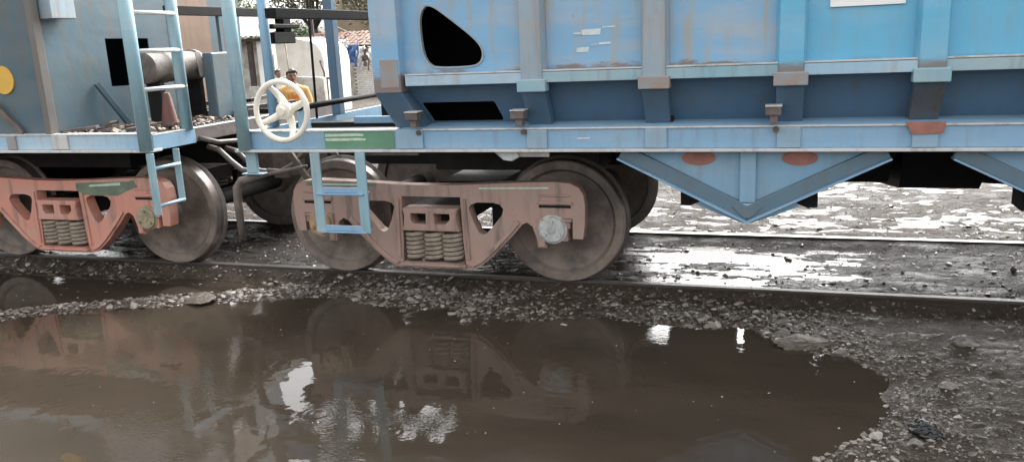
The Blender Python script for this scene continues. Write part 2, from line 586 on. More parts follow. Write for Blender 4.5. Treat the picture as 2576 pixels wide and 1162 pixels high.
def mud_material():
    mt, n, l, b = new_mat('wet_mud')
    v = coords(n, l, (1, 1, 1), rnd=False)
    vx = coords(n, l, (0.55, 1.6, 1), rnd=False)
    big = noise(n, l, vx, 1.1, 5, 0.6)
    mid = noise(n, l, v, 9.0, 6, 0.65)
    col = ramp(n, l, mid, [(0.30, (0.050, 0.038, 0.028)), (0.5, (0.098, 0.075, 0.055)), (0.72, (0.165, 0.132, 0.100))])
    col = mixc(n, l, mask(n, l, big, 0.42, 0.65, 0.6), col, (0.125, 0.094, 0.068))
    grit = noise(n, l, v, 62.0, 5, 0.75)
    col = mixc(n, l, mask(n, l, grit, 0.60, 0.70, 0.65), col, (0.21, 0.182, 0.155))
    # shade under the wagons, mixed into the mud colour between the rails
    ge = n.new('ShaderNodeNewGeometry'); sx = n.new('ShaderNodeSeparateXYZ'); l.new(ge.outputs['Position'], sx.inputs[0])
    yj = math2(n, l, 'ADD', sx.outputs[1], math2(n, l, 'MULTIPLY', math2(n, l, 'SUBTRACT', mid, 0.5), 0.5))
    under_shade = math2(n, l, 'MULTIPLY', mask(n, l, yj, -0.08, 0.10), math2(n, l, 'SUBTRACT', 1.0, mask(n, l, yj, 1.75, 2.05)))
    col = mixc(n, l, math2(n, l, 'MULTIPLY', under_shade, 0.75), col, (0.020, 0.017, 0.015))
    l.new(col, b.inputs['Base Color'])
    wet = mask(n, l, noise(n, l, vx, 3.3, 8, 0.75), 0.44, 0.62)          # 1 where a film of water still lies
    l.new(math2(n, l, 'SUBTRACT', 0.65, math2(n, l, 'MULTIPLY', wet, 0.25)), b.inputs['Roughness'])
    b.inputs['Specular IOR Level'].default_value = 0.15
    l.new(math2(n, l, 'ADD', math2(n, l, 'MULTIPLY', wet, 0.55), 0.15), b.inputs['Coat Weight'])
    b.inputs['Coat Roughness'].default_value = 0.10
    b.inputs['Coat IOR'].default_value = 1.33
    c1 = bump(n, l, b, noise(n, l, v, 12.0, 7, 0.72), 0.8, 0.06)
    c2 = bump(n, l, b, noise(n, l, v, 48.0, 5, 0.7), 0.9, 0.016, c1)
    l.new(c2, b.inputs['Coat Normal'])
    # the yard beyond the track is churned rougher than the trodden edge
    rough_y = mask(n, l, sx.outputs[1], 0.1, 2.2)
    for nd, lo, hi in ((c1.node, 0.06, 0.115), (c2.node, 0.016, 0.025)):
        l.new(math2(n, l, 'ADD', math2(n, l, 'MULTIPLY', rough_y, hi - lo), lo), nd.inputs['Distance'])
    return mt


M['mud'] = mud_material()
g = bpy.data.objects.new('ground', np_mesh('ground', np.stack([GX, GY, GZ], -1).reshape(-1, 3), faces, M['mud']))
COL.objects.link(g)
tag(g, 'wet brown mud and ballast ground along the track', kind='structure')


def water_material(name, col, rings=(), ripple=0.35, rough=0.02, wind=((3.0, 0.4),)):
    mt, n, l, b = new_mat(name)
    v = coords(n, l, rnd=False)
    silt = noise(n, l, coords(n, l, (0.5, 1.3, 1), rnd=False), 1.3, 5, 0.6)
    l.new(mixc(n, l, mask(n, l, silt, 0.35, 0.7), col, tuple(x * 0.72 for x in col)), b.inputs['Base Color'])
    b.inputs['Roughness'].default_value = rough
    b.inputs['IOR'].default_value = 1.33
    h = None
    for (cx, cyy, lam, rad, amp) in rings:
        d = n.new('ShaderNodeVectorMath'); d.operation = 'DISTANCE'
        l.new(v, d.inputs[0]); d.inputs[1].default_value = (cx, cyy, 0)
        ph = math2(n, l, 'MULTIPLY', d.outputs['Value'], 2 * PI / lam)
        s_ = math2(n, l, 'SINE', ph)
        fall = n.new('ShaderNodeMapRange'); fall.interpolation_type = 'SMOOTHSTEP'
        l.new(d.outputs['Value'], fall.inputs['Value'])
        fall.inputs['From Min'].default_value = rad * 0.25; fall.inputs['From Max'].default_value = rad
        fall.inputs['To Min'].default_value = amp; fall.inputs['To Max'].default_value = 0.0
        w = math2(n, l, 'MULTIPLY', s_, fall.outputs['Result'])
        h = w if h is None else math2(n, l, 'ADD', h, w)
    wv = None
    for sc, am in wind:
        t = math2(n, l, 'MULTIPLY', noise(n, l, v, sc, 2, 0.5), am)
        wv = t if wv is None else math2(n, l, 'ADD', wv, t)
    # the small ripples come in patches, as gusts and drops leave them
    patch = mask(n, l, noise(n, l, v, 1.4, 3), 0.46, 0.66)
    fine = math2(n, l, 'MULTIPLY', math2(n, l, 'MULTIPLY', noise(n, l, coords(n, l, (0.7, 1.4, 1), rnd=False), 42.0, 2), patch), ripple)
    tot = math2(n, l, 'ADD', wv, fine)
    if h is not None:
        tot = math2(n, l, 'ADD', tot, h)
    bump(n, l, b, tot, 1.0, 0.004)
    return mt


RINGS = [(-0.906, -2.497, 0.022, 0.17, 0.16), (-0.382, -2.607, 0.022, 0.16, 0.16), (0.307, -2.429, 0.028, 0.16, 0.16), (0.40, -1.62, 0.075, 0.75, 0.06),
         (1.982, -1.053, 0.055, 0.34, 0.10), (-1.272, -2.144, 0.02, 0.12, 0.10), (-0.52, -2.75, 0.02, 0.10, 0.10), (-1.796, -1.334, 0.03, 0.22, 0.14),
         (0.895, -1.201, 0.014, 0.03, 0.2), (0.848, -1.416, 0.014, 0.03, 0.2), (-2.9, -2.3, 0.03, 0.2, 0.1)]
M['pond'] = water_material('muddy_pond_water', (0.047, 0.037, 0.027), RINGS, ripple=0.30, wind=((2.2, 0.6), (7.0, 0.24), (30.0, 0.03)), rough=0.022)
M['trackwater'] = water_material('track_puddle_water', (0.055, 0.046, 0.040), (), ripple=1.2, wind=((5.0, 0.5), (22.0, 1.0), (60.0, 0.8)), rough=0.10)
M['yardwater'] = water_material('yard_rain_film', (0.12, 0.098, 0.080), (), ripple=3.0, wind=((4.0, 1.0), (14.0, 4.5), (40.0, 3.6)), rough=0.30)
M['yardwater'].node_tree.nodes['Principled BSDF'].inputs['Specular IOR Level'].default_value = 0.32
pw = MB().add([(-11.8, -5.1, ZW), (2.9, -5.1, ZW), (2.9, -0.06, ZW), (-11.8, -0.06, ZW)], [(0, 1, 2, 3)]).build('puddle', M['pond'])
tag(pw, 'large muddy brown puddle in front of the track, reflecting the wagons', kind='structure')
tw = MB().add([(-9, 0.06, -0.088), (5, 0.06, -0.088), (5, 1.69, -0.088), (-9, 1.69, -0.088)], [(0, 1, 2, 3)]).build('track_water', M['trackwater'])
tag(tw, 'shallow bright puddles lying between the two rails', kind='structure')
tw2 = MB().add([(-30, 1.81, -0.092), (12, 1.81, -0.092), (12, 13, -0.092), (-30, 13, -0.092)], [(0, 1, 2, 3)]).build('yard_water', M['yardwater'])
tag(tw2, 'thin film of rain water on the mud beyond the track', kind='structure')


# ------------------------------------------------------------------ rails
def rail(yc, label, top):
    root = thing('railway_rail', label, 'rail', (0, yc, -0.17), group='rails of the track')
    prof = [(-0.07, -0.17), (0.07, -0.17), (0.07, -0.155), (0.012, -0.135), (0.012, -0.045), (0.034, -0.035), (0.034, -0.004), (-0.034, -0.004), (-0.034, -0.035), (-0.012, -0.045), (-0.012, -0.135), (-0.07, -0.155)]
    MB().prism([(p[0] + yc, p[1]) for p in prof], -70, 70, axis='x').build('rail_body', M['rail'], root)
    MB().prism([(yc - 0.033, -0.004), (yc + 0.033, -0.004), (yc + 0.028, 0.0), (yc - 0.028, 0.0)], -70, 70, axis='x').build('rail_head', top, root)


M['railtop_dull'] = simple('dull_rail_head', (0.16, 0.145, 0.13), 0.45, 0.35, 8, metal=0.4, bump_s=0.25)
rail(0.0, 'near steel rail between the big puddle and the wheels', M['railtop_dull'])
rail(1.745, 'far steel rail behind the wheels, bright along its top', M['railtop'])


# ------------------------------------------------------------------ bogie
def wheel_mb():
    prof = [(0.0, -0.115), (0.085, -0.115), (0.105, -0.095), (0.125, -0.06), (0.20, -0.035), (0.33, -0.022), (0.405, -0.032), (0.425, -0.062), (0.432, -0.068),
            (0.490, -0.068), (0.499, -0.060)]
    return MB().lathe(prof, 64, caps=False)


def tread_mb():
    prof = [(0.499, -0.060), (0.501, -0.02), (0.505, 0.032), (0.522, 0.042), (0.530, 0.054), (0.524, 0.066), (0.505, 0.070), (0.43, 0.070), (0.42, 0.03), (0.15, 0.02), (0.12, 0.09), (0.0, 0.09)]
    return MB().lathe(prof, 64, caps=False)


def spring_mb(r=0.078, wire=0.0165, turns=6.2, h=0.262):
    k = int(turns * 18)
    path = []
    for i in range(k + 1):
        t = i / k
        q = 2 * PI * turns * t
        path.append((r * math.cos(q), r * math.sin(q), wire + (h - 2 * wire) * t))
    return MB().tube(path, wire, 6)


def frame_mb():
    half = [(0.0, 0.846), (0.22, 0.848), (0.46, 0.860), (0.72, 0.872), (1.02, 0.882), (1.15, 0.872), (1.22, 0.840), (1.255, 0.785), (1.265, 0.70), (1.262, 0.56), (1.245, 0.44),
            (1.165, 0.44), (1.165, 0.60), (0.925, 0.60), (0.955, 0.362), (0.885, 0.362), (0.875, 0.44), (0.845, 0.53), (0.80, 0.560), (0.76, 0.54), (0.70, 0.47), (0.52, 0.285), (0.42, 0.205), (0.36, 0.170), (0.30, 0.158), (0.0, 0.156)]
    outer = half + [(-x, z) for x, z in reversed(half[1:-1])]
    win = [(0.325, 0.665), (0.345, 0.695), (0.40, 0.712), (0.53, 0.712), (0.585, 0.698), (0.612, 0.662), (0.60, 0.615), (0.545, 0.55), (0.47, 0.468), (0.435, 0.452), (0.402, 0.466), (0.36, 0.55)]
    mid = [(-0.255, 0.752), (0.255, 0.752), (0.262, 0.40), (0.275, 0.205), (-0.275, 0.205), (-0.262, 0.40)]
    return MB().prism(outer, -0.055, 0.055, [win, [(-x, z) for x, z in win], mid])


def frame_flange_mb(s, kind):
    """raised edges of the cast frame: along a diagonal, a column or a pedestal"""
    mb = MB()
    if kind == 0:
        pts = [(0.745, 0.555), (0.665, 0.462), (0.50, 0.292), (0.405, 0.215), (0.33, 0.182)]
        lo = [(s * x, z) for x, z in pts]
        hi = [(s * (x - 0.024), z + 0.024) for x, z in reversed(pts)]
        mb.prism(lo + hi, -0.074, -0.050)
    elif kind == 1:
        mb.bar((s * 0.29, -0.060, 0.74), (s * 0.305, -0.060, 0.24), 0.02, 0.03, (1, 0, 0))
    else:
        mb.bar((s * 0.915, -0.060, 0.60), (s * 0.92, -0.060, 0.372), 0.02, 0.055, (1, 0, 0))
    return mb


def cap_mb():
    mb = MB().lathe([(0.0, -0.042), (0.026, -0.042), (0.030, -0.034), (0.092, -0.034), (0.098, -0.030), (0.100, -0.012), (0.114, -0.010), (0.116, 0.012), (0.108, 0.016), (0.108, 0.09)], 32)
    for k in range(3):
        q = PI / 2 + k * 2 * PI / 3
        mb.lathe([(0.0, -0.056), (0.015, -0.056), (0.015, -0.03)], 6, (0.068 * math.cos(q), 0, 0.068 * math.sin(q)))
    return mb


def bogie(parent, xc, paint_mat, cap_left, cap_right, bol=(-0.6, 0.6)):
    MB().box(xc + bol[0], xc + bol[1], 0.05, 1.70, 0.90, 1.235).build('body_bolster', M['under'], parent, 0.01)
    bo = sub_empty('bogie', parent, (xc, 0.8725, 0.0))
    for dx, cap in ((-1.01, cap_left), (1.01, cap_right)):
        for yy, s in ((0.0, 1), (1.745, -1)):
            rz = 0 if s == 1 else PI
            inst('wheel', 'wheel', wheel_mb, M['wheel'], bo, (xc + dx, yy, 0.5), (0, random.uniform(0, 6), rz))
            inst('wheel_tread', 'tread', tread_mb, M['tread'], bo, (xc + dx, yy, 0.5), (0, random.uniform(0, 6), rz))
            inst('axle_cap', 'cap', cap_mb, cap, bo, (xc + dx, -0.385 if s == 1 else 2.13, 0.515), (0, 0, rz))
            inst('axle_adapter', 'adapter', lambda: MB().box(-0.105, 0.105, -0.07, 0.07, 0.0, 0.05).box(-0.12, 0.12, -0.075, 0.075, 0.052, 0.078).box(-0.085, 0.085, -0.065, 0.065, -0.10, 0.0), paint_mat, bo,
                 (xc + dx + (0.035 if dx > 0 else -0.035), -0.325 if s == 1 else 2.07, 0.60 - 0.08), (0, 0, rz), smooth=False, bevel=0.006)
        inst('axle', 'axle', lambda: MB().lathe([(0.065, -0.37), (0.065, -0.1), (0.085, -0.08), (0.08, 0.87), (0.085, 1.825), (0.065, 1.845), (0.065, 2.115)], 20), M['under'], bo, (xc + dx, 0.0, 0.5))
    for s in (1, -1):
        yf = -0.325 if s == 1 else 2.07
        rz = 0 if s == 1 else PI
        inst('side_frame', 'frame', frame_mb, paint_mat, bo, (xc, yf, 0.0), (0, 0, rz), smooth=False, bevel=0.014)
        for sx in (-1, 1):
            inst('diagonal_rib', 'diag%d' % sx, lambda: frame_flange_mb(sx, 0), paint_mat, bo, (xc, yf, 0.0), (0, 0, rz), smooth=False, bevel=0.006)
            inst('column_rib', 'colrib%d' % sx, lambda: frame_flange_mb(sx, 1), paint_mat, bo, (xc, yf, 0.0), (0, 0, rz), smooth=False, bevel=0.006)
            inst('pedestal_rib', 'pedrib%d' % sx, lambda: frame_flange_mb(sx, 2), paint_mat, bo, (xc, yf, 0.0), (0, 0, rz), smooth=False, bevel=0.006)
            inst('wear_plate', 'wear', lambda: MB().box(-0.14, 0.14, -0.072, -0.0555, 0.712, 0.734).box(-0.12, 0.12, -0.068, -0.0555, 0.772, 0.784), paint_mat, bo, (xc + sx * 1.03, yf, 0), (0, 0, rz), smooth=False, bevel=0.004)
            inst('wear_slot', 'wslot', lambda: MB().box(-0.125, 0.125, -0.0595, -0.0553, 0.682, 0.702), M['black'], bo, (xc + sx * 1.03, yf, 0), (0, 0, rz), smooth=False)
        for k in (-1, 0, 1):
            inst('spring', 'spring', spring_mb, M['spring'], bo, (xc + 0.162 * k, yf - 0.01 * s, 0.212), (0, 0, 0.6 * k))
            if s == 1:
                inst('spring', 'spring', spring_mb, M['spring'], bo, (xc + 0.162 * k, yf + 0.165, 0.212), (0, 0, 1 + 0.6 * k))
        inst('spring_seat', 'seat', lambda: MB().box(-0.285, 0.285, -0.10, 0.20, 0.183, 0.205).box(-0.26, 0.26, -0.09, 0.19, 0.206, 0.214), paint_mat, bo, (xc, yf, 0), (0, 0, rz), smooth=False, bevel=0.004)
        inst('bolster_end', 'bolend', lambda: MB().prism([(-0.25, 0.478), (0.25, 0.478), (0.235, 0.520), (0.225, 0.60), (0.24, 0.664), (-0.24, 0.664), (-0.225, 0.60), (-0.235, 0.520)], -0.095, 0.06,
                                                        [[(-0.17, 0.565), (-0.15, 0.535), (-0.04, 0.535), (-0.035, 0.62), (-0.17, 0.62)], [(0.035, 0.62), (0.04, 0.535), (0.13, 0.535), (0.17, 0.575), (0.17, 0.62)]]),
             paint_mat, bo, (xc, yf, 0), (0, 0, rz), smooth=False, bevel=0.007)
        inst('friction_wedge', 'wedge', lambda: MB().box(0.205, 0.252, -0.02, 0.06, 0.36, 0.48).box(-0.252, -0.205, -0.02, 0.06, 0.36, 0.48), M['brown'], bo, (xc, yf, 0), (0, 0, rz), smooth=False)
    inst('bolster', 'bolster', lambda: MB().box(-0.22, 0.22, -1.13, 1.13, 0.50, 0.655).box(-0.30, 0.30, -0.35, 0.35, 0.56, 0.72), M['under'], bo, (xc, 0.8725, 0), smooth=False)
    for dx in (-0.46, 0.46):
        inst('brake_beam', 'beam', lambda: MB().box(-0.03, 0.03, -0.8, 0.8, 0.40, 0.48).prism([(-0.05, 0.38), (0.05, 0.38), (0.05, 0.62), (-0.05, 0.62)], -0.94, -0.82).prism([(-0.05, 0.38), (0.05, 0.38), (0.05, 0.62), (-0.05, 0.62)], 0.82, 0.94),
             M['under'], bo, (xc + dx, 0.8725, 0), smooth=False)
    return bo


# ------------------------------------------------------------------ blue hopper wagon
SY = -0.65


def chaikin(p, k=2):
    for _ in range(k):
        q = []
        for i in range(len(p)):
            a, b = p[i], p[(i + 1) % len(p)]
            q += [(a[0] * 0.75 + b[0] * 0.25, a[1] * 0.75 + b[1] * 0.25), (a[0] * 0.25 + b[0] * 0.75, a[1] * 0.25 + b[1] * 0.75)]
        p = q
    return p


def blue_wagon():
    X0, X1, XC = -2.58, 7.52, 2.47
    W = thing('hopper_wagon', 'bright blue ribbed hopper wagon with cream handwheel and green panel on its sill', 'wagon', (XC, 0.8725, 0.0), group='coupled wagons')
    # --- side sills: web, flanges and the inclined strip above them
    for s in (1, -1):
        Y = (lambda y: y) if s == 1 else (lambda y: 1.745 - y)
        a, b2 = sorted((Y(-0.65), Y(-0.635)))
        sl = MB().box(X0, X1, a, b2, 1.176, 1.312).build('side_sill', M['sill'], W, 0.003)
        a, b2 = sorted((Y(-0.705), Y(-0.54)))
        MB().box(X0 - 0.01, X1, a, b2, 1.156, 1.175).build('bottom_flange', M['flange'], sl, 0.003)
        a, b2 = sorted((Y(-0.662), Y(-0.56)))
        MB().box(X0, X1, a, b2, 1.313, 1.326).build('top_flange', M['flange'], sl, 0.003)
        mb = MB()
        mb.hexa([(-1.12, Y(-0.655), 1.3265), (6.06, Y(-0.655), 1.3265), (6.06, Y(-0.42), 1.3265), (-1.12, Y(-0.42), 1.3265)],
                [(-1.12, Y(-0.652), 1.329), (6.06, Y(-0.652), 1.329), (6.06, Y(-0.42), 1.350), (-1.12, Y(-0.42), 1.350)])
        mb.build('hopper_toe', M['sill'], W, 0.003)
    # --- ribs
    ribs = [-0.05, 0.80, 1.665, 2.475, 3.285, 4.14, 4.99]
    edges = [-1.13] + ribs + [6.07]
    for i, x in enumerate(ribs):
        mt = M['blue_grey'] if i < 2 else (M['blue_cyan'] if i < 4 else M['blue'])
        w = 0.075
        mb = MB().prism([(x - w - 0.02, -0.662), (x - w, -0.755), (x + w, -0.755), (x + w + 0.02, -0.662)], 1.63, 3.3, axis='z')
        r = mb.build('rib', mt, W, 0.008)
        MB().box(x - 0.105, x + 0.105, -0.770, -0.664, 1.585, 1.672).build('rib_shoe', [M['blue_grey'], M['beige_rust'], M['beige_rust'], M['blue_cyan']][min(i, 3)] if i in (1, 2) else M['pale_teal'], r, 0.008)
        # lower rib follows the inward slope of the hopper down to the sill
        lo = MB().hexa([(x - 0.085, -0.545, 1.330), (x + 0.085, -0.545, 1.330), (x + 0.085, -0.42, 1.330), (x - 0.085, -0.42, 1.330)],
                       [(x - 0.085, -0.735, 1.584), (x + 0.085, -0.735, 1.584), (x + 0.085, -0.62, 1.584), (x - 0.085, -0.62, 1.584)])
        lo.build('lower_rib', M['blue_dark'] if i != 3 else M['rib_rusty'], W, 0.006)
        MB().box(x - 0.075, x + 0.075, -0.672, -0.651, 1.177, 1.312).build('sill_gusset', M['gusset'], W, 0.006)
        if i == 3:
            MB().prism([(x - 0.12, 1.340), (x + 0.11, 1.340), (x + 0.10, 1.268), (x - 0.08, 1.262)], -0.684, -0.673).build('red_patch', M['red'], W, 0.002)
    # --- upper side panels, waist rail pieces, sloped lower panels
    tri = [(-0.905, 2.10), (-0.885, 2.175), (-0.842, 2.212), (-0.785, 2.195), (-0.69, 2.125), (-0.50, 1.975), (-0.443, 1.905), (-0.432, 1.85), (-0.452, 1.802), (-0.51, 1.776), (-0.79, 1.776), (-0.850, 1.80), (-0.885, 1.86), (-0.900, 1.95)]
    tri = chaikin(tri, 2)
    for i in range(len(edges) - 1):
        a, b2 = edges[i], edges[i + 1]
        ga = a + (0.11 if i == 0 else 0.078)
        gb = b2 - (0.11 if i == len(edges) - 2 else 0.078)
        mt = (M['blue'] if i == 0 else M['blue_stained']) if i < 3 else M['blue_cyan']
        if i == 0:
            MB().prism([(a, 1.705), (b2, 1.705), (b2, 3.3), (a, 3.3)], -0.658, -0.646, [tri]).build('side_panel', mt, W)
            cx_, cz_ = sum(p[0] for p in tri) / len(tri), sum(p[1] for p in tri) / len(tri)
            grow = [(p[0] + (p[0] - cx_) / math.hypot(p[0] - cx_, p[1] - cz_) * 0.014, p[1] + (p[1] - cz_) / math.hypot(p[0] - cx_, p[1] - cz_) * 0.014) for p in tri]
            MB().prism(grow, -0.668, -0.632, [tri]).build('cutout_rim', M['blue_grey'], W, 0.003)
        else:
            MB().box(a + 0.002, b2 - 0.002, -0.658, -0.646, 1.705, 3.3).build('side_panel', mt, W)
        wr = MB().prism([(-0.659, 1.648), (-0.735, 1.648), (-0.735, 1.716), (-0.725, 1.724), (-0.659, 1.730)], ga, gb, axis='x').build('waist_rail', M['sill_pale'] if i in (0, 3) else M['pale_teal'], W, 0.003)
        MB().hexa([(ga, -0.737, 1.7245), (gb, -0.737, 1.7245), (gb, -0.70, 1.7265), (ga, -0.70, 1.7265)], [(ga, -0.737, 1.733), (gb, -0.737, 1.733), (gb, -0.70, 1.735), (ga, -0.70, 1.735)]).build('waist_rail_edge', M['flange'], wr)  # pale strip painting the highlight along the rail's top edge
        # slope sheet leaning out from the sill up to behind the waist rail
        lo = [(a + 0.002, -0.435, 1.345), (b2 - 0.002, -0.435, 1.345), (b2 - 0.002, -0.425, 1.345), (a + 0.002, -0.425, 1.345)]
        hi = [(a + 0.002, -0.655, 1.70), (b2 - 0.002, -0.655, 1.70), (b2 - 0.002, -0.645, 1.70), (a + 0.002, -0.645, 1.70)]
        if i == 0:
            def pt(x, z, dy=0.0):
                t = (z - 1.345) / 0.355
                return (x, -0.435 - 0.22 * t + dy, z)
            outer = [(a + 0.002, 1.345), (b2 - 0.002, 1.345), (b2 - 0.002, 1.70), (a + 0.002, 1.70)]
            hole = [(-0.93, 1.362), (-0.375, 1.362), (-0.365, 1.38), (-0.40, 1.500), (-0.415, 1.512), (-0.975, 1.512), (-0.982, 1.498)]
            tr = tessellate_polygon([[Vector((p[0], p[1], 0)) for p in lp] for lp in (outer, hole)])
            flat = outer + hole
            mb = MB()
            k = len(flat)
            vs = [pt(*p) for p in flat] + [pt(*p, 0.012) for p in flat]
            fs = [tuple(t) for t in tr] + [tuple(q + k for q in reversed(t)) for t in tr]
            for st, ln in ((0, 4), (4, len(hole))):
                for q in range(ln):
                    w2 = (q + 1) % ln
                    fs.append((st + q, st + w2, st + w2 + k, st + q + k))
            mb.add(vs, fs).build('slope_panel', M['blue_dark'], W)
        else:
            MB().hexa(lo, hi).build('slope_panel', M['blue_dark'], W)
    # --- corner posts
    for x, first in ((-1.16, True), (6.10, False)):
        cpost = MB().box(x - 0.11, x + 0.11, -0.755, -0.60, 1.60, 3.3).build('corner_post', M['blue'] if first else M['blue_cyan'], W, 0.01)
        if first:
            MB().box(x - 0.045, x + 0.10, -0.759, -0.7555, 1.642, 1.842).build('rust_patch', M['beige_rust'], cpost)
        MB().hexa([(x - 0.02, -0.60, 1.330), (x + 0.22, -0.60, 1.330), (x + 0.22, -0.45, 1.330), (x - 0.02, -0.45, 1.330)],
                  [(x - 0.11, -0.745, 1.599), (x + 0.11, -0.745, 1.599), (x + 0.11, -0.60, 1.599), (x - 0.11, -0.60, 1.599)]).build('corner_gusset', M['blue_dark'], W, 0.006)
        MB().box(x + 0.0, x + 0.22, -0.676, -0.651, 1.177, 1.326).build('sill_gusset', M['gusset'], W, 0.006)
    # --- latches on the lower ribs
    for x in (-0.985, -0.165, 1.565):
        lt = MB().box(x - 0.05, x + 0.05, -0.762, -0.655, 1.40, 1.455).box(x - 0.02, x + 0.03, -0.74, -0.66, 1.345, 1.405).build('latch', M['grey_brown'], W, 0.004)
        MB().box(x - 0.05, x + 0.055, -0.768, -0.65, 1.456, 1.464).build('latch_plate', M['flange'], lt)
        MB().lathe([(0.0, -0.69), (0.02, -0.69), (0.02, -0.66)], 10, (x + 0.02, 0, 1.30)).build('latch_pin', M['brown'], lt)
    # --- far side, ends, slope sheets and floor close the hopper
    MB().box(-1.27, 6.21, 2.391, 2.403, 1.38, 3.3).build('side_panel', M['blue'], W)
    for x in [-1.16] + ribs + [6.10]:
        MB().box(x - 0.08, x + 0.08, 2.404, 2.49, 1.33, 3.3).build('rib', M['blue'], W)
    MB().box(-1.15, -1.13, -0.60, 2.39, 1.34, 3.3).build('end_wall', M['end_blue'], W)
    MB().box(6.07, 6.09, -0.60, 2.39, 1.34, 3.3).build('end_wall', M['end_blue'], W)
    for xa, xb in ((-1.12, 0.9), (6.06, 4.04)):
        MB().hexa([(xa, -0.54, 3.0), (xa, 2.38, 3.0), (xb, 2.38, 1.34), (xb, -0.54, 1.34)], [(xa, -0.54, 3.03), (xa, 2.38, 3.03), (xb, 2.38, 1.37), (xb, -0.54, 1.37)]).build('slope_sheet', M['under'], W)
    MB().box(-1.14, 6.08, -0.535, 2.28, 1.25, 1.30).build('floor_plate', M['under'], W)
    MB().box(-1.1, 6.04, -0.53, 2.28, 2.9, 2.95).build('load_cover', M['under'], W)
    MB().box(-1.12, 0.30, -0.30, -0.28, 1.305, 2.85).build('hole_shade_sheet', M['void'], W)  # black sheets added behind the cut-outs to paint their dark inside
    MB().box(-1.12, 0.30, -0.42, -0.305, 1.301, 1.32).build('hole_shade_sheet', M['void'], W)
    # --- centre sill, discharge chutes
    MB().box(X0 + 0.05, X1 - 0.05, 0.62, 1.125, 0.86, 1.245).build('centre_sill', M['under'], W)
    for (xa, xb, zb) in ((0.62, 1.30, 0.83), (1.32, 2.02, 0.83), (2.04, 2.40, 0.815), (2.42, 3.0, 0.775), (3.02, 3.6, 0.81), (3.62, 4.35, 0.83)):
        MB().hexa([(xa + 0.03, 0.12, zb), (xb - 0.03, 0.12, zb), (xb - 0.03, 1.62, zb - 0.22), (xa + 0.03, 1.62, zb - 0.22)], [(xa, -0.30, 1.249), (xb, -0.30, 1.249), (xb, 2.0, 1.249), (xa, 2.0, 1.249)]).build('discharge_chute', M['black'], W)
    # --- V trusses
    for i, xc in enumerate((1.412, 3.528)):
        g1 = MB().prism([(xc - 0.80, 1.153), (xc + 0.80, 1.153), (xc + 0.10, 0.775), (xc, 0.735), (xc - 0.10, 0.775)], -0.575, -0.563).build('truss_plate', M['blue_plain'], W, 0.002)
        for s in (-1, 1):
            a, b2 = (xc + s * 0.86, 1.150), (xc - s * 0.025, 0.712)
            tb = MB()
            tb.bar((a[0], -0.600, a[1]), (b2[0], -0.600, b2[1]), 0.045, 0.095, (0, 0, 1))
            tb.build('truss_bar', M['truss_dark'], W, 0.006)
            tb = MB()
            dx, dz = (b2[0] - a[0]), (b2[1] - a[1]); L = math.hypot(dx, dz); nx_, nz_ = (dz / L, -dx / L)
            if nz_ > 0: nx_, nz_ = -nx_, -nz_
            o2 = 0.052
            tb.bar((a[0] + nx_ * o2, -0.630, a[1] + nz_ * o2 ), (b2[0] + nx_ * o2, -0.630, b2[1] + nz_ * o2), 0.10, 0.012, (0, 0, 1))
            tb.build('truss_flange', M['sill'], W, 0.003)
            MB().prism([(xc + s * 0.30, 0.82), (xc + s * 0.02, 0.69), (xc + s * 0.02, 0.65), (xc + s * 0.16, 0.70), (xc + s * 0.34, 0.775)], -0.612, -0.60).build('truss_foot', M['blue_plain'], W)
            MB().prism([(xc + s * 0.455, 0.862), (xc + s * 0.455, 0.755), (xc + s * 0.39, 0.752), (xc + s * 0.27, 0.80), (xc + s * 0.27, 0.862)], -0.54, -0.30).build('bracket_box', M['black'], W)
            MB().prism([(xc + s * 0.16 + s * 0.17 + 0.115 * math.cos(q), 1.098 + 0.052 * math.sin(q)) for q in (2 * PI * k / 20 for k in range(20))], -0.582, -0.5755).build('red_oval', M['red'], W)
        MB().box(xc - 0.055, xc + 0.055, -0.615, -0.576, 0.79, 1.154).build('truss_post', M['blue_plain'], W, 0.012)
        MB().box(xc - 0.11, xc + 0.11, -0.622, -0.576, 0.772, 0.789).build('post_foot', M['pale_teal'], W, 0.003)
        MB().prism([(xc - 0.10, 0.771), (xc + 0.10, 0.771), (xc + 0.02, 0.690), (xc - 0.02, 0.690)], -0.634, -0.6235).build('apex_plate', M['truss_dark'], W, 0.003)
    # --- painted marks
    for (xa, xb, za, zb, mk) in ((0.29, 0.43, 1.955, 1.992, 'mark'), (0.235, 0.30, 1.966, 1.973, 'mark'), (0.235, 0.30, 1.953, 1.958, 'mark_grey'), (0.435, 0.53, 2.000, 2.006, 'mark'),
                                 (0.255, 0.345, 1.843, 1.872, 'mark'), (0.41, 0.50, 1.889, 1.902, 'mark'), (0.35, 0.41, 1.880, 1.898, 'mark_grey'), (0.15, 0.22, 1.796, 1.801, 'mark_grey'),
                                 (0.24, 0.34, 1.243, 1.250, 'mark')):
        y = -0.6605 if za > 1.4 else -0.6525
        MB().prism([(xa + 0.006, zb), (xb, zb + 0.003), (xb - 0.006, za), (xa, za)], y - 0.0005, y + 0.0025).build('painted_mark', M[mk], W)
    MB().box(1.885, 2.315, -0.674, -0.6585, 2.056, 2.36).build('white_board', M['white'], W, 0.002)
    gp = MB().box(-1.785, -1.185, -0.6545, -0.6505, 1.180, 1.310).build('green_panel', M['green'], W)
    for za, zb, xe in ((1.272, 1.296, -1.445), (1.238, 1.262, -1.43)):
        pts = [(-1.775, za), (-1.60, za + 0.001), (-1.5, za + 0.003), (xe, za + 0.002), (xe + 0.006, zb - 0.006), (-1.5, zb), (-1.62, zb - 0.002), (-1.775, zb - 0.002)]
        MB().prism(pts, -0.657, -0.6546).build('pale_lettering', M['mark_green'], gp)
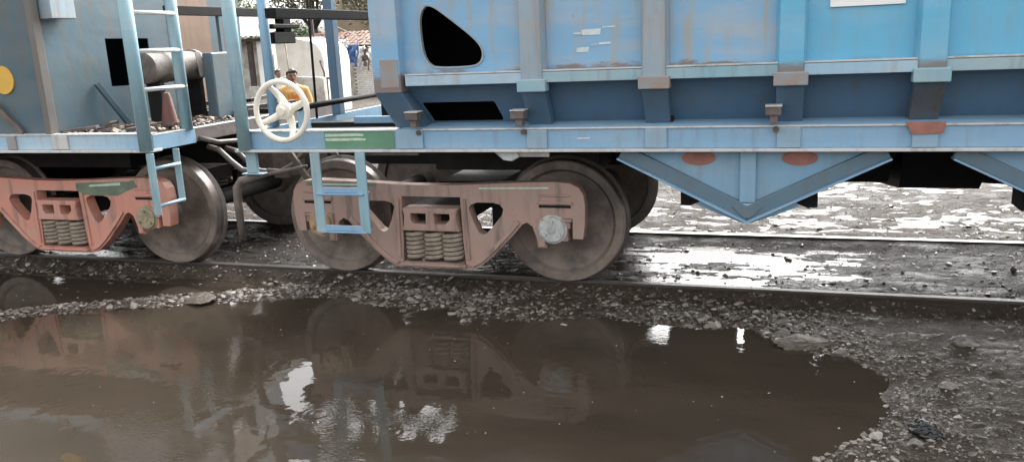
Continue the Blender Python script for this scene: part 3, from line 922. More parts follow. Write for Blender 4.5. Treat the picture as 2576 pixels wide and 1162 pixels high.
    # --- end platform with posts, rails, handbrake
    MB().box(X0, X0 + 0.03, -0.63, 2.375, 1.18, 1.31).build('end_sill', M['sill'], W, 0.004)
    for yy in (-0.30, 0.18):
        MB().box(X0 + 0.031, -1.16, yy, yy + 0.07, 1.25, 1.30).build('platform_bearer', M['under'], W, 0.004)
    for xx in (-2.22, -1.88, -1.62, -1.34):
        MB().box(xx - 0.04, xx + 0.04, -0.63, 0.62, 1.19, 1.248).build('platform_cross_bar', M['under'], W, 0.004)
    MB().box(-1.90, -1.19, 0.05, 0.09, 1.301, 1.36).build('platform_kerb', M['sill'], W, 0.004)
    MB().tube([(-2.5, -0.69, 1.176), (-2.5, -0.69, 2.9)], 0.052, 14).build('grab_post', M['pale_teal'], W, smooth=True)
    MB().tube([(-2.56, -0.15, 1.311), (-2.56, -0.15, 2.9)], 0.042, 12).build('end_post', M['sill'], W, smooth=True)
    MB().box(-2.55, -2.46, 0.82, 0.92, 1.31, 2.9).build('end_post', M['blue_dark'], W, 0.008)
    MB().tube([(-2.53, 0.50, 1.31), (-2.50, 0.50, 2.9)], 0.012, 8).build('brake_rod', M['under'], W, smooth=True)
    MB().box(-2.24, -2.14, -0.60, 1.9, 2.19, 2.27).build('cross_beam', M['black'], W, 0.006)
    hub = Vector((-2.005, -0.86, 1.495))
    R = 0.222
    hw = MB().tube([(hub.x + R * math.cos(q), hub.y - 0.01, hub.z + R * math.sin(q)) for q in (2 * PI * k / 48 for k in range(48))], 0.022, 10, closed=True).build('hand_brake_wheel', M['cream'], W, smooth=True)
    for ang in (205, 285, 20, 118):
        q = math.radians(ang)
        p = [(hub.x + t * R * math.cos(q), hub.y + 0.05 * math.sin(PI * t) * 1.0 + (0.045 * (1 - t)), hub.z + t * R * math.sin(q)) for t in (0.1, 0.3, 0.5, 0.7, 0.85, 1.0)]
        MB().tube(p, [0.040, 0.034, 0.028, 0.024, 0.021, 0.022], 10).build('spoke', M['cream'], hw, smooth=True)
    auto_smooth(MB().lathe([(0.0, -0.02), (0.03, -0.02), (0.035, 0.0), (0.062, 0.01), (0.066, 0.06), (0.045, 0.10), (0.0, 0.10)], 20, tuple(hub)).build('hub', M['cream'], hw))
    MB().tube([(hub.x, hub.y + 0.09, hub.z), (hub.x, 0.95, hub.z + 0.01)], 0.024, 10).build('brake_shaft', M['black'], W, smooth=True)
    MB().box(-2.06, -1.95, 0.90, 1.02, 1.245, 1.56).build('gear_case', M['under'], W, 0.01)
    MB().box(-2.045, -1.965, -0.60, -0.53, 1.301, 1.54).build('shaft_bracket', M['sill'], W, 0.006)
    # --- steps below the sill
    ld = sub_empty('step_ladder', W, (-1.65, -0.716, 0.52))
    for xa in (-1.85, -1.455):
        MB().box(xa - 0.042, xa + 0.042, -0.725, -0.708, 0.52, 1.155).build('stile', M['pale_teal'], ld, 0.004)
    for z0 in (0.825, 0.520):
        MB().box(-1.86, -1.445, -0.745, -0.62, z0, z0 + 0.012).box(-1.81, -1.495, -0.7245, -0.709, z0 + 0.013, z0 + 0.058).build('tread', M['sill'], ld, 0.004)
    # --- hanging lever at the end
    MB().box(-2.555, -2.455, -0.625, -0.59, 0.975, 1.155).box(-2.60, -2.40, -0.64, -0.56, 0.962, 0.974).build('lever_bracket', M['pale_teal'], W, 0.006)
    MB().tube([(-2.05, -0.52, 1.02), (-2.40, -0.56, 0.955), (-2.55, -0.57, 0.925), (-2.66, -0.57, 0.90), (-2.71, -0.57, 0.84), (-2.72, -0.57, 0.70), (-2.715, -0.57, 0.40)], [0.014, 0.016, 0.03, 0.036, 0.038, 0.036, 0.03], 10).build('uncoupling_lever', M['grey_brown'], W, smooth=True)
    MB().bar((-2.45, -0.2, 1.15), (-2.10, -0.2, 0.62), 0.035, 0.05).build('safety_hanger', M['brown'], W, 0.004)
    MB().bar((-2.30, 0.2, 1.15), (-1.90, 0.2, 0.60), 0.035, 0.05).build('safety_hanger', M['brown'], W, 0.004)
    MB().bar((-1.45, -0.625, 1.138), (-1.0, -0.625, 1.138), 0.03, 0.03).build('pipe_clip', M['grey_brown'], W, 0.004)
    # --- coupler and hose
    cpl = MB().box(-2.85, -2.50, 0.78, 0.965, 0.78, 0.95).prism([(-3.05, 0.70), (-2.84, 0.70), (-2.80, 0.80), (-2.84, 1.06), (-2.98, 1.08), (-3.03, 0.98), (-2.95, 0.92), (-2.97, 0.84), (-3.05, 0.82)], 0.72, 1.01, axis='z').build('coupler', M['brown'], W, 0.02)
    for yy, zz in ((0.40, 1.02), (1.25, 1.00)):
        MB().tube([(-2.50, yy, zz + 0.05), (-2.62, yy, zz), (-2.76, yy - 0.02, zz - 0.13), (-2.90, yy - 0.03, zz - 0.20), (-3.04, yy - 0.04, zz - 0.19)], 0.026, 10).build('brake_hose', M['hose'], W, smooth=True)
    bogie(W, -1.04, M['bogie_pink'], M['cap_tan'], M['cap_white'], (-0.12, 1.30))
    bogie(W, 5.98, M['bogie_pink'], M['cap_white'], M['cap_tan'])
    # painted bands on the near frame of the first bogie
    MB().box(-2.16, -1.52, -0.3855, -0.3815, 0.832, 0.862).build('green_band', M['green_dull'], W)
    MB().box(-2.02, -1.60, -0.3895, -0.386, 0.838, 0.852).build('pale_band', M['mark_green'], W)
    MB().prism([(-0.62, 0.820), (-0.05, 0.828), (-0.06, 0.842), (-0.62, 0.832)], -0.3855, -0.3815).build('pale_band', M['mark_green'], W)
    # clamp of mud and tape hanging under the sill
    MB().box(-0.30, 0.02, -0.60, -0.57, 1.105, 1.15).build('cable_tray', M['flange'], W, 0.006)
    MB().prism([(-0.40, 1.145), (-0.22, 1.15), (-0.20, 1.11), (-0.26, 1.075), (-0.33, 1.085)], -0.62, -0.55).build('hanging_rag', M['mark'], W, 0.01)
    return W


blue_wagon()


# ------------------------------------------------------------------ grey-blue wagon
def grey_wagon():
    X1, X0 = -3.45, -13.4
    W = thing('hopper_wagon', 'grey-blue hopper wagon with end ladder, yellow disc and red bogie', 'wagon', (-8.4, 0.8725, 0.0), group='coupled wagons')
    for s in (1, -1):
        Y = (lambda y: y) if s == 1 else (lambda y: 1.745 - y)
        a, b2 = sorted((Y(-0.65), Y(-0.635)))
        sl = MB().box(X0, X1, a, b2, 1.176, 1.300).build('side_sill', M['sill_pale'], W, 0.003)
        a, b2 = sorted((Y(-0.690), Y(-0.54)))
        MB().box(X0, X1 + 0.01, a, b2, 1.152, 1.175).build('bottom_flange', M['flange'], sl, 0.003)
        a, b2 = sorted((Y(-0.660), Y(-0.56)))
        MB().box(X0, X1, a, b2, 1.301, 1.313).build('top_flange', M['flange'], sl, 0.003)
    for x, w in ((-4.98, 0.05), (-4.42, 0.085)):
        MB().box(x - w, x + w, -0.668, -0.651, 1.18, 1.30).build('sill_gusset', M['beige_rust'] if w < 0.06 else M['flange'], W, 0.004)
    # end sill and platform
    MB().box(X1 - 0.03, X1, -0.63, -0.08, 1.16, 1.285).build('end_sill', M['sill'], W, 0.004)
    MB().box(X1 - 0.03, X1, -0.078, 2.37, 1.17, 1.285).build('end_sill', M['grey_brown'], W, 0.004)
    MB().box(X1 - 0.06, X1 + 0.002, -0.63, 2.37, 1.286, 1.298).build('end_sill_edge', M['flange'], W, 0.003)
    MB().box(-4.55, X1 - 0.061, -0.62, 2.36, 1.255, 1.29).build('platform_plate', M['under'], W)
    # side and end sheets, leaning out a little
    XE = -4.58
    for s in (1, -1):
        Y = (lambda y: y) if s == 1 else (lambda y: 1.745 - y)
        MB().hexa([(X0 + 1.1, Y(-0.56), 1.314), (XE, Y(-0.56), 1.314), (XE, Y(-0.545), 1.314), (X0 + 1.1, Y(-0.545), 1.314)],
                  [(X0 + 1.1, Y(-0.66), 3.2), (XE, Y(-0.66), 3.2), (XE, Y(-0.645), 3.2), (X0 + 1.1, Y(-0.645), 3.2)]).build('side_panel', M['end_blue'], W)
    hole = [(0.20, 1.675), (0.78, 1.665), (0.78, 2.125), (0.20, 2.13)]
    MB().prism([(-0.545, 1.291), (2.29, 1.291), (2.39, 3.2), (-0.645, 3.2)], XE - 0.012, XE, [hole], axis='x').build('end_wall', M['end_blue'], W)
    MB().box(XE + 0.001, XE + 0.006, 1.10, 1.78, 1.36, 2.9).build('rust_panel', M['end_rust'], W)
    MB().box(X0 + 1.09, X0 + 1.10, -0.56, 2.3, 1.3, 3.2).build('end_wall', M['end_blue'], W)
    MB().box(X0 + 1.1, XE - 0.02, -0.54, 2.28, 1.24, 1.29).build('floor_plate', M['under'], W)
    MB().box(X0 + 1.1, XE - 0.02, -0.58, 2.3, 2.9, 2.95).build('load_cover', M['under'], W)
    MB().box(X0 + 0.1, X1 - 0.05, 0.62, 1.125, 0.86, 1.235).build('centre_sill', M['under'], W)
    for xa in (-7.15, -8.4, -9.6):
        MB().hexa([(xa + 0.1, 0.12, 0.76), (xa + 1.0, 0.12, 0.76), (xa + 1.0, 1.62, 0.50), (xa + 0.1, 1.62, 0.50)], [(xa, -0.3, 1.239), (xa + 1.15, -0.3, 1.239), (xa + 1.15, 2.0, 1.239), (xa, 2.0, 1.239)]).build('discharge_chute', M['black'], W)
    MB().prism([(-4.97 + 0.125 * math.cos(q) - 0.06, 1.795 + 0.125 * math.sin(q)) for q in (2 * PI * k / 32 for k in range(32))], -0.5965, -0.581).build('yellow_disc', M['yellow'], W)
    MB().bar((-5.16, -0.63, 1.60), (-4.90, -0.60, 1.315), 0.03, 0.05).build('brace', M['grey_brown'], W, 0.004)
    MB().bar((XE + 0.03, -0.02, 1.72), (XE + 0.10, 0.24, 1.31), 0.04, 0.05).build('brace', M['end_blue'], W, 0.004)
    # corner stiffener with a bracket
    MB().box(XE - 0.015, XE + 0.05, -0.64, -0.552, 1.314, 3.2).build('corner_post', M['post_brown'], W, 0.008)
    MB().box(XE + 0.02, XE + 0.16, -0.53, -0.26, 2.30, 2.8).build('hinge_box', M['blue_grey'], W, 0.01)
    # end ladder
    for yy in (-0.70, -0.16):
        MB().tube([(-3.47, yy, 1.17 if yy < -0.5 else 1.29), (-3.47, yy, 2.9)], 0.056 if yy < -0.5 else 0.05, 14).build('ladder_stile', M['pale_teal'], W, smooth=True)
    for z0 in (1.675, 1.99, 2.30, 2.61):
        MB().tube([(-3.44, -0.70, z0), (-3.44, -0.14, z0)], 0.019, 10).build('rung', M['flange'], W, smooth=True)
    lo = sub_empty('step_ladder', W, (-3.42, -0.56, 0.62))
    MB().box(-3.46, -3.385, -0.73, -0.715, 0.62, 1.151).build('stile', M['pale_teal'], lo, 0.004)
    MB().box(-3.455, -3.39, -0.41, -0.395, 0.70, 1.151).build('stile', M['pale_teal'], lo, 0.004)
    for z0 in (1.02, 0.70):
        MB().tube([(-3.40, -0.722, z0), (-3.40, -0.40, z0)], 0.016, 8).build('rung', M['pale_teal'], lo, smooth=True)
    # gear on the platform: brake cylinder, its bands, a cabinet, a red cone cover, a handrail
    cyl = auto_smooth(MB().lathe([(0.0, 0.16), (0.10, 0.16), (0.145, 0.19), (0.145, 0.40), (0.152, 0.41), (0.152, 0.45), (0.145, 0.46), (0.145, 0.86), (0.16, 0.87), (0.16, 0.92), (0.145, 0.93), (0.11, 1.05), (0.0, 1.06)], 28, (-4.16, 0, 1.835)).build('brake_cylinder', M['cyl'], W))
    for yy in (0.28, 0.86):
        MB().box(-4.24, -4.08, yy, yy + 0.06, 1.291, 1.70).build('cylinder_bracket', M['under'], W)
    MB().prism([(0.74, 1.97), (0.82, 1.96), (0.86, 1.72), (0.78, 1.72)], -4.0, -3.994, axis='x').build('paper_tag', M['beige_rust'], cyl)
    MB().box(-3.97, -3.85, 0.80, 1.20, 1.291, 1.955).build('cabinet', M['end_blue'], W, 0.02)
    auto_smooth(MB().lathe([(0.075, 1.291), (0.070, 1.36), (0.055, 1.46), (0.038, 1.57), (0.026, 1.61), (0.0, 1.615)], 18, (-3.80, 0.02, 0), 'z').build('cone_cover', M['red_dark'], W))
    MB().box(-4.03, -3.97, 0.40, 2.60, 2.32, 2.41).build('handrail', M['under'], W, 0.006)
    MB().box(-4.02, -3.98, 1.16, 1.20, 1.291, 2.32).build('handrail_post', M['end_blue'], W, 0.004)
    MB().box(-4.08, -3.92, 2.06, 2.50, 2.02, 2.15).box(-4.06, -3.94, 2.30, 2.46, 2.15, 2.31).box(-4.10, -3.90, 2.02, 2.58, 2.19, 2.24).build('lamp_box', M['black'], W, 0.012)
    MB().bar((-4.3, 0.9, 1.34), (-4.2, 2.2, 1.42), 0.05, 0.04).bar((-4.1, 1.3, 1.33), (-3.7, 2.0, 1.36), 0.05, 0.05).build('brake_rod', M['brown'], W, 0.004)
    MB().bar((-4.35, -0.3, 1.315), (-3.75, 0.15, 1.33), 0.06, 0.03).build('brake_rod', M['brown'], W, 0.004)
    rc = random.Random(4)
    for k in range(9):
        x, y = rc.uniform(-4.45, -3.7), rc.uniform(0.95, 2.2)
        a = rc.uniform(-0.7, 0.7); L = rc.uniform(0.10, 0.28)
        z = 1.292 + rc.uniform(0.02, 0.16)
        MB().bar((x - L * math.cos(a), y - L * math.sin(a), z), (x + L * math.cos(a), y + L * math.sin(a), z + rc.uniform(-0.02, 0.05)), rc.uniform(0.04, 0.09), rc.uniform(0.03, 0.07)).build('brake_gear', M[rc.choice(['brown', 'grey_brown', 'under'])], W, 0.006)
    for (x, y, a, L, w) in ((-4.42, -0.42, 0.3, 0.16, 0.07), (-4.22, -0.25, -0.5, 0.14, 0.09), (-4.05, -0.45, 0.1, 0.12, 0.06), (-3.86, -0.28, 0.8, 0.13, 0.06), (-3.68, -0.10, -0.3, 0.12, 0.05)):
        MB().bar((x - L * math.cos(a), y - L * math.sin(a), 1.312), (x + L * math.cos(a), y + L * math.sin(a), 1.345), w, 0.03).build('loose_bracket', M['grey_brown'], W, 0.004)
    # coupler and hoses
    MB().box(-3.50, -3.18, 0.78, 0.965, 0.78, 0.95).prism([(-3.20, 0.70), (-3.04, 0.74), (-3.04, 0.86), (-3.10, 0.90), (-3.06, 0.98), (-3.02, 1.05), (-3.12, 1.10), (-3.22, 1.04)], 0.70, 1.03, axis='z').build('coupler', M['brown'], W, 0.02)
    for yy, zz in ((0.36, 1.05), (1.22, 1.02), (0.10, 1.10)):
        MB().tube([(-3.48, yy, zz), (-3.36, yy, zz - 0.03), (-3.24, yy, zz - 0.14), (-3.13, yy, zz - 0.22), (-3.02, yy - 0.01, zz - 0.23)], 0.026, 10).build('brake_hose', M['hose'], W, smooth=True)
    MB().tube([(-3.44, -0.05, 1.20), (-3.36, 0.1, 1.14), (-3.32, 0.4, 1.12), (-3.34, 0.8, 1.16), (-3.44, 1.0, 1.18)], 0.022, 8).build('air_pipe', M['grey_brown'], W, smooth=True)
    bogie(W, -4.86, M['bogie_red'], M['cap_tan'], M['cap_olive'], (-1.2, 0.5))
    bogie(W, -12.0, M['bogie_red'], M['cap_tan'], M['cap_olive'])
    MB().prism([(-4.62, 0.828), (-4.50, 0.832), (-4.02, 0.846), (-3.96, 0.86), (-3.92, 0.80), (-4.05, 0.76), (-4.16, 0.715), (-4.56, 0.72), (-4.62, 0.77)], -0.3855, -0.3805).build('green_patch', M['green_dull'], W)
    MB().prism([(-4.46, 0.795), (-4.10, 0.812), (-4.10, 0.838), (-4.46, 0.812)], -0.3895, -0.386).build('pale_band', M['mark_green'], W)
    return W


GW = grey_wagon()


# ------------------------------------------------------------------ stones
def stone_bank(pts, sizes, seed, flat=0.55):
    """many angular stones as one numpy mesh (20 triangles each)"""
    r = np.random.default_rng(seed)
    t = (1 + 5 ** 0.5) / 2
    bv = np.array([(-1, t, 0), (1, t, 0), (-1, -t, 0), (1, -t, 0), (0, -1, t), (0, 1, t), (0, -1, -t), (0, 1, -t), (t, 0, -1), (t, 0, 1), (-t, 0, -1), (-t, 0, 1)], float)
    bv /= np.linalg.norm(bv[0])
    bf = np.array([(0, 11, 5), (0, 5, 1), (0, 1, 7), (0, 7, 10), (0, 10, 11), (1, 5, 9), (5, 11, 4), (11, 10, 2), (10, 7, 6), (7, 1, 8), (3, 9, 4), (3, 4, 2), (3, 2, 6), (3, 6, 8), (3, 8, 9), (4, 9, 5), (2, 4, 11), (6, 2, 10), (8, 6, 7), (9, 8, 1)])
    n = len(pts)
    V = np.repeat(bv[None], n, 0) * (1 + r.uniform(-0.38, 0.30, (n, 12, 1)))
    sc = np.stack([r.uniform(0.8, 1.35, n), r.uniform(0.6, 1.05, n), r.uniform(flat * 0.6, flat * 1.25, n)], -1)
    V *= sc[:, None, :]
    tilt = r.normal(0, 0.25, (n, 2)); a = r.uniform(0, 2 * PI, n)
    x, y, z = V[..., 0], V[..., 1], V[..., 2]
    ca, sa = np.cos(a)[:, None], np.sin(a)[:, None]
    y, z = y * np.cos(tilt[:, :1]) - z * np.sin(tilt[:, :1]), y * np.sin(tilt[:, :1]) + z * np.cos(tilt[:, :1])
    x, z = x * np.cos(tilt[:, 1:]) - z * np.sin(tilt[:, 1:]), x * np.sin(tilt[:, 1:]) + z * np.cos(tilt[:, 1:])
    x, y = x * ca - y * sa, x * sa + y * ca
    V = np.stack([x, y, z], -1) * sizes[:, None, None] + pts[:, None, :]
    F = (bf[None] + (np.arange(n) * 12)[:, None, None]).reshape(-1, 3)
    return V.reshape(-1, 3), F


def stone_material(name, lo, mid, hi, rough=0.32, coat=0.6):
    mt, n, l, b = new_mat(name)
    ge = n.new('ShaderNodeNewGeometry')
    col = ramp(n, l, ge.outputs['Random Per Island'], [(0.0, lo), (0.6, mid), (0.9, hi), (1.0, tuple(x * 1.5 for x in hi))])
    v = coords(n, l, rnd=False)
    col = mixc(n, l, mask(n, l, noise(n, l, v, 45, 4), 0.45, 0.7, 0.5), col, (0.05, 0.04, 0.033))
    l.new(col, b.inputs['Base Color'])
    b.inputs['Roughness'].default_value = rough
    b.inputs['Coat Weight'].default_value = coat
    b.inputs['Coat Roughness'].default_value = 0.14
    b.inputs['Coat IOR'].default_value = 1.33
    bump(n, l, b, noise(n, l, v, 130, 4), 0.4, 0.004)
    return mt


M['gravel'] = stone_material('wet_ballast', (0.06, 0.048, 0.038), (0.135, 0.112, 0.092), (0.25, 0.215, 0.18), 0.5, 0.2)
M['rubble'] = stone_material('brown_rubble', (0.06, 0.045, 0.035), (0.17, 0.12, 0.09), (0.30, 0.22, 0.17), 0.6, 0.1)


def scatter_gravel():
    N = 170000
    x = rng.uniform(-6.4, 3.8, N); y = rng.uniform(-3.0, -0.06, N)
    sd = pond_sd(x, y)
    band = np.exp(-((sd - 0.15) / (0.16 + 0.14 * sstep(-2.4, -1.4, x))) ** 2)
    right = sstep(1.3, 2.1, x)
    dens = np.where(sd < -0.03, 0, 0.30 * band * (0.55 + 0.45 * sstep(0, 1, fbm(x * 1.3, y * 2, 61) + 0.5)) + 0.05 + 0.05 * right)
    dens *= 0.45 + 0.9 * sstep(-0.5, 0.5, fbm(x * 1.7, y * 2.6, 67))
    dens = np.where(y > -0.05, 0.0, dens + np.where(y > -0.30, 0.06, 0.0))
    keep = rng.uniform(0, 1, N) < dens
    x, y, sd = x[keep], y[keep], sd[keep]
    z = ground_h(x, y)
    s = rng.lognormal(math.log(0.0135), 0.52, len(x))
    s = np.clip(s, 0.004, 0.040) * (1 - 0.35 * sstep(1.4, 2.3, x))
    V, F = stone_bank(np.stack([x, y, z + s * (0.10 - 0.25 * sstep(1.4, 2.3, x))], -1), s, 5, 0.40)
    o = bpy.data.objects.new('gravel', np_mesh('gravel', V, F, M['gravel'], False))
    COL.objects.link(o)
    tag(o, 'wet grey brown ballast stones banked between puddle and rail', 'gravel', kind='stuff')
    # loose stones between and beyond the rails
    N = 5200
    x = rng.uniform(-7, 5, N); y = np.abs(rng.normal(0, 3.0, N)) + 0.12
    ok = (np.abs(y - 1.745) > 0.09)
    x, y = x[ok], y[ok]
    s = np.clip(rng.lognormal(math.log(0.010), 0.5, len(x)), 0.004, 0.04)
    V, F = stone_bank(np.stack([x, y, ground_h(x, y) + s * 0.1], -1), s, 9)
    o = bpy.data.objects.new('gravel', np_mesh('gravel', V, F, M['gravel'], False))
    COL.objects.link(o)
    tag(o, 'scattered dark stones in the mud between and behind the rails', 'gravel', kind='stuff')


scatter_gravel()


def pond_flecks():
    N = 90
    x = rng.uniform(-2.6, 2.1, N); y = rng.uniform(-2.9, -0.75, N)
    ok = pond_sd(x, y) < -0.12
    x, y = x[ok], y[ok]
    s = np.clip(rng.lognormal(math.log(0.0032), 0.5, len(x)), 0.0015, 0.008)
    V, F = stone_bank(np.stack([x, y, np.full(len(x), ZW + 0.001)], -1), s, 25, 0.25)
    o = bpy.data.objects.new('litter', np_mesh('litter', V, F, M['fleck'], False))
    COL.objects.link(o)
    tag(o, 'tiny pale flecks floating on the muddy puddle', 'litter', kind='stuff')


M['fleck'] = simple('pale_floating_fleck', (0.42, 0.38, 0.33), 0.7, 0.4, 30)
pond_flecks()


def rubble_on_platform():
    N = 260
    x = rng.uniform(-4.52, -3.56, N); y = rng.uniform(-0.58, 0.9, N)
    s = np.clip(rng.lognormal(math.log(0.022), 0.5, N), 0.008, 0.065)
    V, F = stone_bank(np.stack([x, y, 1.291 + s * 0.35], -1), s, 15, 0.6)
    o = bpy.data.objects.new('rubble', np_mesh('rubble', V, F, M['rubble'], False))
    COL.objects.link(o)
    tag(o, 'brown spilled rubble lying on the grey wagon platform', 'rubble', kind='stuff')


rubble_on_platform()


def rock(x, y, size, mat, label, flat=0.5, seed=0, sink=0.2, stretch=1.0):
    r = random.Random(seed)
    bm = bmesh.new()
    bmesh.ops.create_icosphere(bm, subdivisions=4, radius=1.0)
    planes = []
    for k in range(9):
        nv = Vector((r.uniform(-1, 1), r.uniform(-1, 1), r.uniform(-0.6, 1))).normalized()
        planes.append((nv, r.uniform(0.52, 0.82)))
    for v in bm.verts:
        for nv, d in planes:
            e = v.co.dot(nv) - d
            if e > 0:
                v.co -= nv * e
        v.co *= 1 + 0.16 * mnoise.noise(v.co * 2.3 + Vector((seed, 0, 0))) + 0.10 * mnoise.noise(v.co * 6.0 + Vector((0, seed, 0)))
        v.co = Vector((v.co.x * size * 0.62 * stretch, v.co.y * size * 0.5, v.co.z * size * 0.5 * flat))
    me = bpy.data.meshes.new('rock')
    bm.to_mesh(me); bm.free()
    me.materials.append(mat)
    o = bpy.data.objects.new('rock', me)
    COL.objects.link(o)
    gz = float(ground_h(np.array([x]), np.array([y]))[0])
    o.location = (x, y, max(gz, ZW - 0.01) + size * 0.5 * flat * (0.5 - sink))
    o.rotation_euler = (r.uniform(-0.15, 0.15), r.uniform(-0.15, 0.15), r.uniform(-0.6, 0.6))
    return tag(o, label, 'rock', 'loose rocks around the puddle')


M['rock_pale'] = simple('pale_wet_rock', (0.34, 0.31, 0.28), 0.45, 0.45, 18)
M['rock_tan'] = simple('tan_flat_rock', (0.115, 0.092, 0.070), 0.5, 0.5, 14, bump_s=0.8)
M['rock_grey'] = simple('grey_wet_rock', (0.17, 0.15, 0.132), 0.35, 0.45, 16)
M['rock_black'] = simple('black_slag', (0.012, 0.011, 0.011), 0.25, 0.4, 16)
rock(-0.642, -0.84, 0.05, M['rock_pale'], 'pale rounded stone standing alone in the water off the gravel spit', 0.95, 1, 0.1)
rock(0.138, -0.763, 0.055, M['rock_pale'], 'pale flat stone in the water below the white axle cap wheel', 0.5, 2, 0.1)
rock(-3.09, -0.765, 0.26, M['rock_tan'], 'long tan slab at the puddle edge under the grey wagon ladder', 0.28, 3, 0.1, 1.3)
rock(1.845, -0.866, 0.27, M['rock_tan'], 'broad tan slab at the puddle corner right of the sky glint', 0.18, 4, 0.3, 1.4)
rock(2.781, -0.765, 0.15, M['rock_grey'], 'grey rounded rock half sunk in the mud near the photo edge', 0.5, 5)
rock(2.56, -1.454, 0.10, M['rock_grey'], 'grey angular rock on the bare mud right of the puddle', 0.5, 6)
rock(2.115, -2.13, 0.07, M['rock_pale'], 'pale stone on the shore beside the black slag lump', 0.6, 8)
rock(2.285, -2.19, 0.062, M['rock_grey'], 'small grey stone in front of the black slag lump', 0.6, 9)
rock(1.67, -0.726, 0.085, M['rock_grey'], 'grey pointed stone on the far shore above the tan slab', 0.6, 10)
rock(-2.893, -0.595, 0.08, M['rock_pale'], 'small pale stone on the gravel behind the long tan slab', 0.55, 11)
rock(-1.213, -0.679, 0.075, M['rock_grey'], 'thin grey stone at the waterline below the coil springs', 0.35, 12)
rock(2.02, -1.0, 0.10, M['rock_grey'], 'pointed grey rock at the waterline beside the ripple rings', 0.7, 13)
sl = rock(2.356, -2.054, 0.15, M['rock_black'], 'black jagged slag lump on the mud by the puddle shore', 0.75, 17, 0.1)
sl.name = 'slag_lump'; sl['category'] = 'slag'


# ------------------------------------------------------------------ background beyond the track
M['plaster'] = simple('white_plaster', (0.88, 0.87, 0.85), 0.75, 0.10, 1.2, second=(0.68, 0.66, 0.61), bump_s=0.2)
M['concrete'] = simple('weathered_concrete', (0.56, 0.53, 0.47), 0.8, 0.45, 2.4, second=(0.30, 0.275, 0.235), bump_s=0.4)
M['brickwash'] = simple('whitewashed_brick', (0.86, 0.84, 0.80), 0.8, 0.2, 6, second=(0.66, 0.61, 0.55), bump_s=0.4)
M['mortar'] = simple('grey_mortar', (0.30, 0.28, 0.25), 0.9, 0.3, 6)
M['beige'] = simple('beige_render', (0.42, 0.33, 0.23), 0.8, 0.2, 1.0)
M['tile'] = simple('clay_roof_tile', (0.22, 0.12, 0.085), 0.7, 0.5, 3.0)
M['tin'] = simple('rusty_corrugated_sheet', (0.25, 0.18, 0.14), 0.6, 0.45, 3.0)
M['wood'] = simple('dark_timber', (0.07, 0.05, 0.04), 0.7, 0.4, 6)
M['bamboo'] = simple('dry_bamboo', (0.24, 0.20, 0.13), 0.6, 0.3, 8)
M['bluecloth'] = simple('blue_tarpaulin', (0.08, 0.17, 0.40), 0.55, 0.3, 6)
M['whitecloth'] = simple('white_rag_cloth', (0.82, 0.80, 0.78), 0.8, 0.3, 5)
M['greycloth'] = simple('grey_brown_rag_cloth', (0.20, 0.17, 0.15), 0.8, 0.35, 5)
M['rope'] = simple('pale_rope', (0.45, 0.42, 0.36), 0.8, 0.2, 20)
M['bark'] = simple('dark_bark', (0.055, 0.045, 0.038), 0.85, 0.4, 9, bump_s=0.8, bump_sc=25)


def leaf_material(name, lo, hi):
    mt, n, l, b = new_mat(name)
    ge = n.new('ShaderNodeNewGeometry')
    col = ramp(n, l, ge.outputs['Random Per Island'], [(0.0, lo), (1.0, hi)])
    l.new(col, b.inputs['Base Color'])
    b.inputs['Roughness'].default_value = 0.5
    b.inputs['Subsurface Weight'].default_value = 0.0
    tr = n.new('ShaderNodeBsdfTranslucent'); l.new(col, tr.inputs['Color'])
    mx = n.new('ShaderNodeMixShader'); mx.inputs[0].default_value = 0.3
    l.new(b.outputs[0], mx.inputs[1]); l.new(tr.outputs[0], mx.inputs[2])
    l.new(mx.outputs[0], n['Material Output'].inputs['Surface'])
    return mt


M['leaf'] = leaf_material('tree_leaf', (0.045, 0.075, 0.03), (0.11, 0.16, 0.055))
M['leaf_dry'] = leaf_material('dusty_tree_leaf', (0.06, 0.065, 0.04), (0.15, 0.15, 0.09))


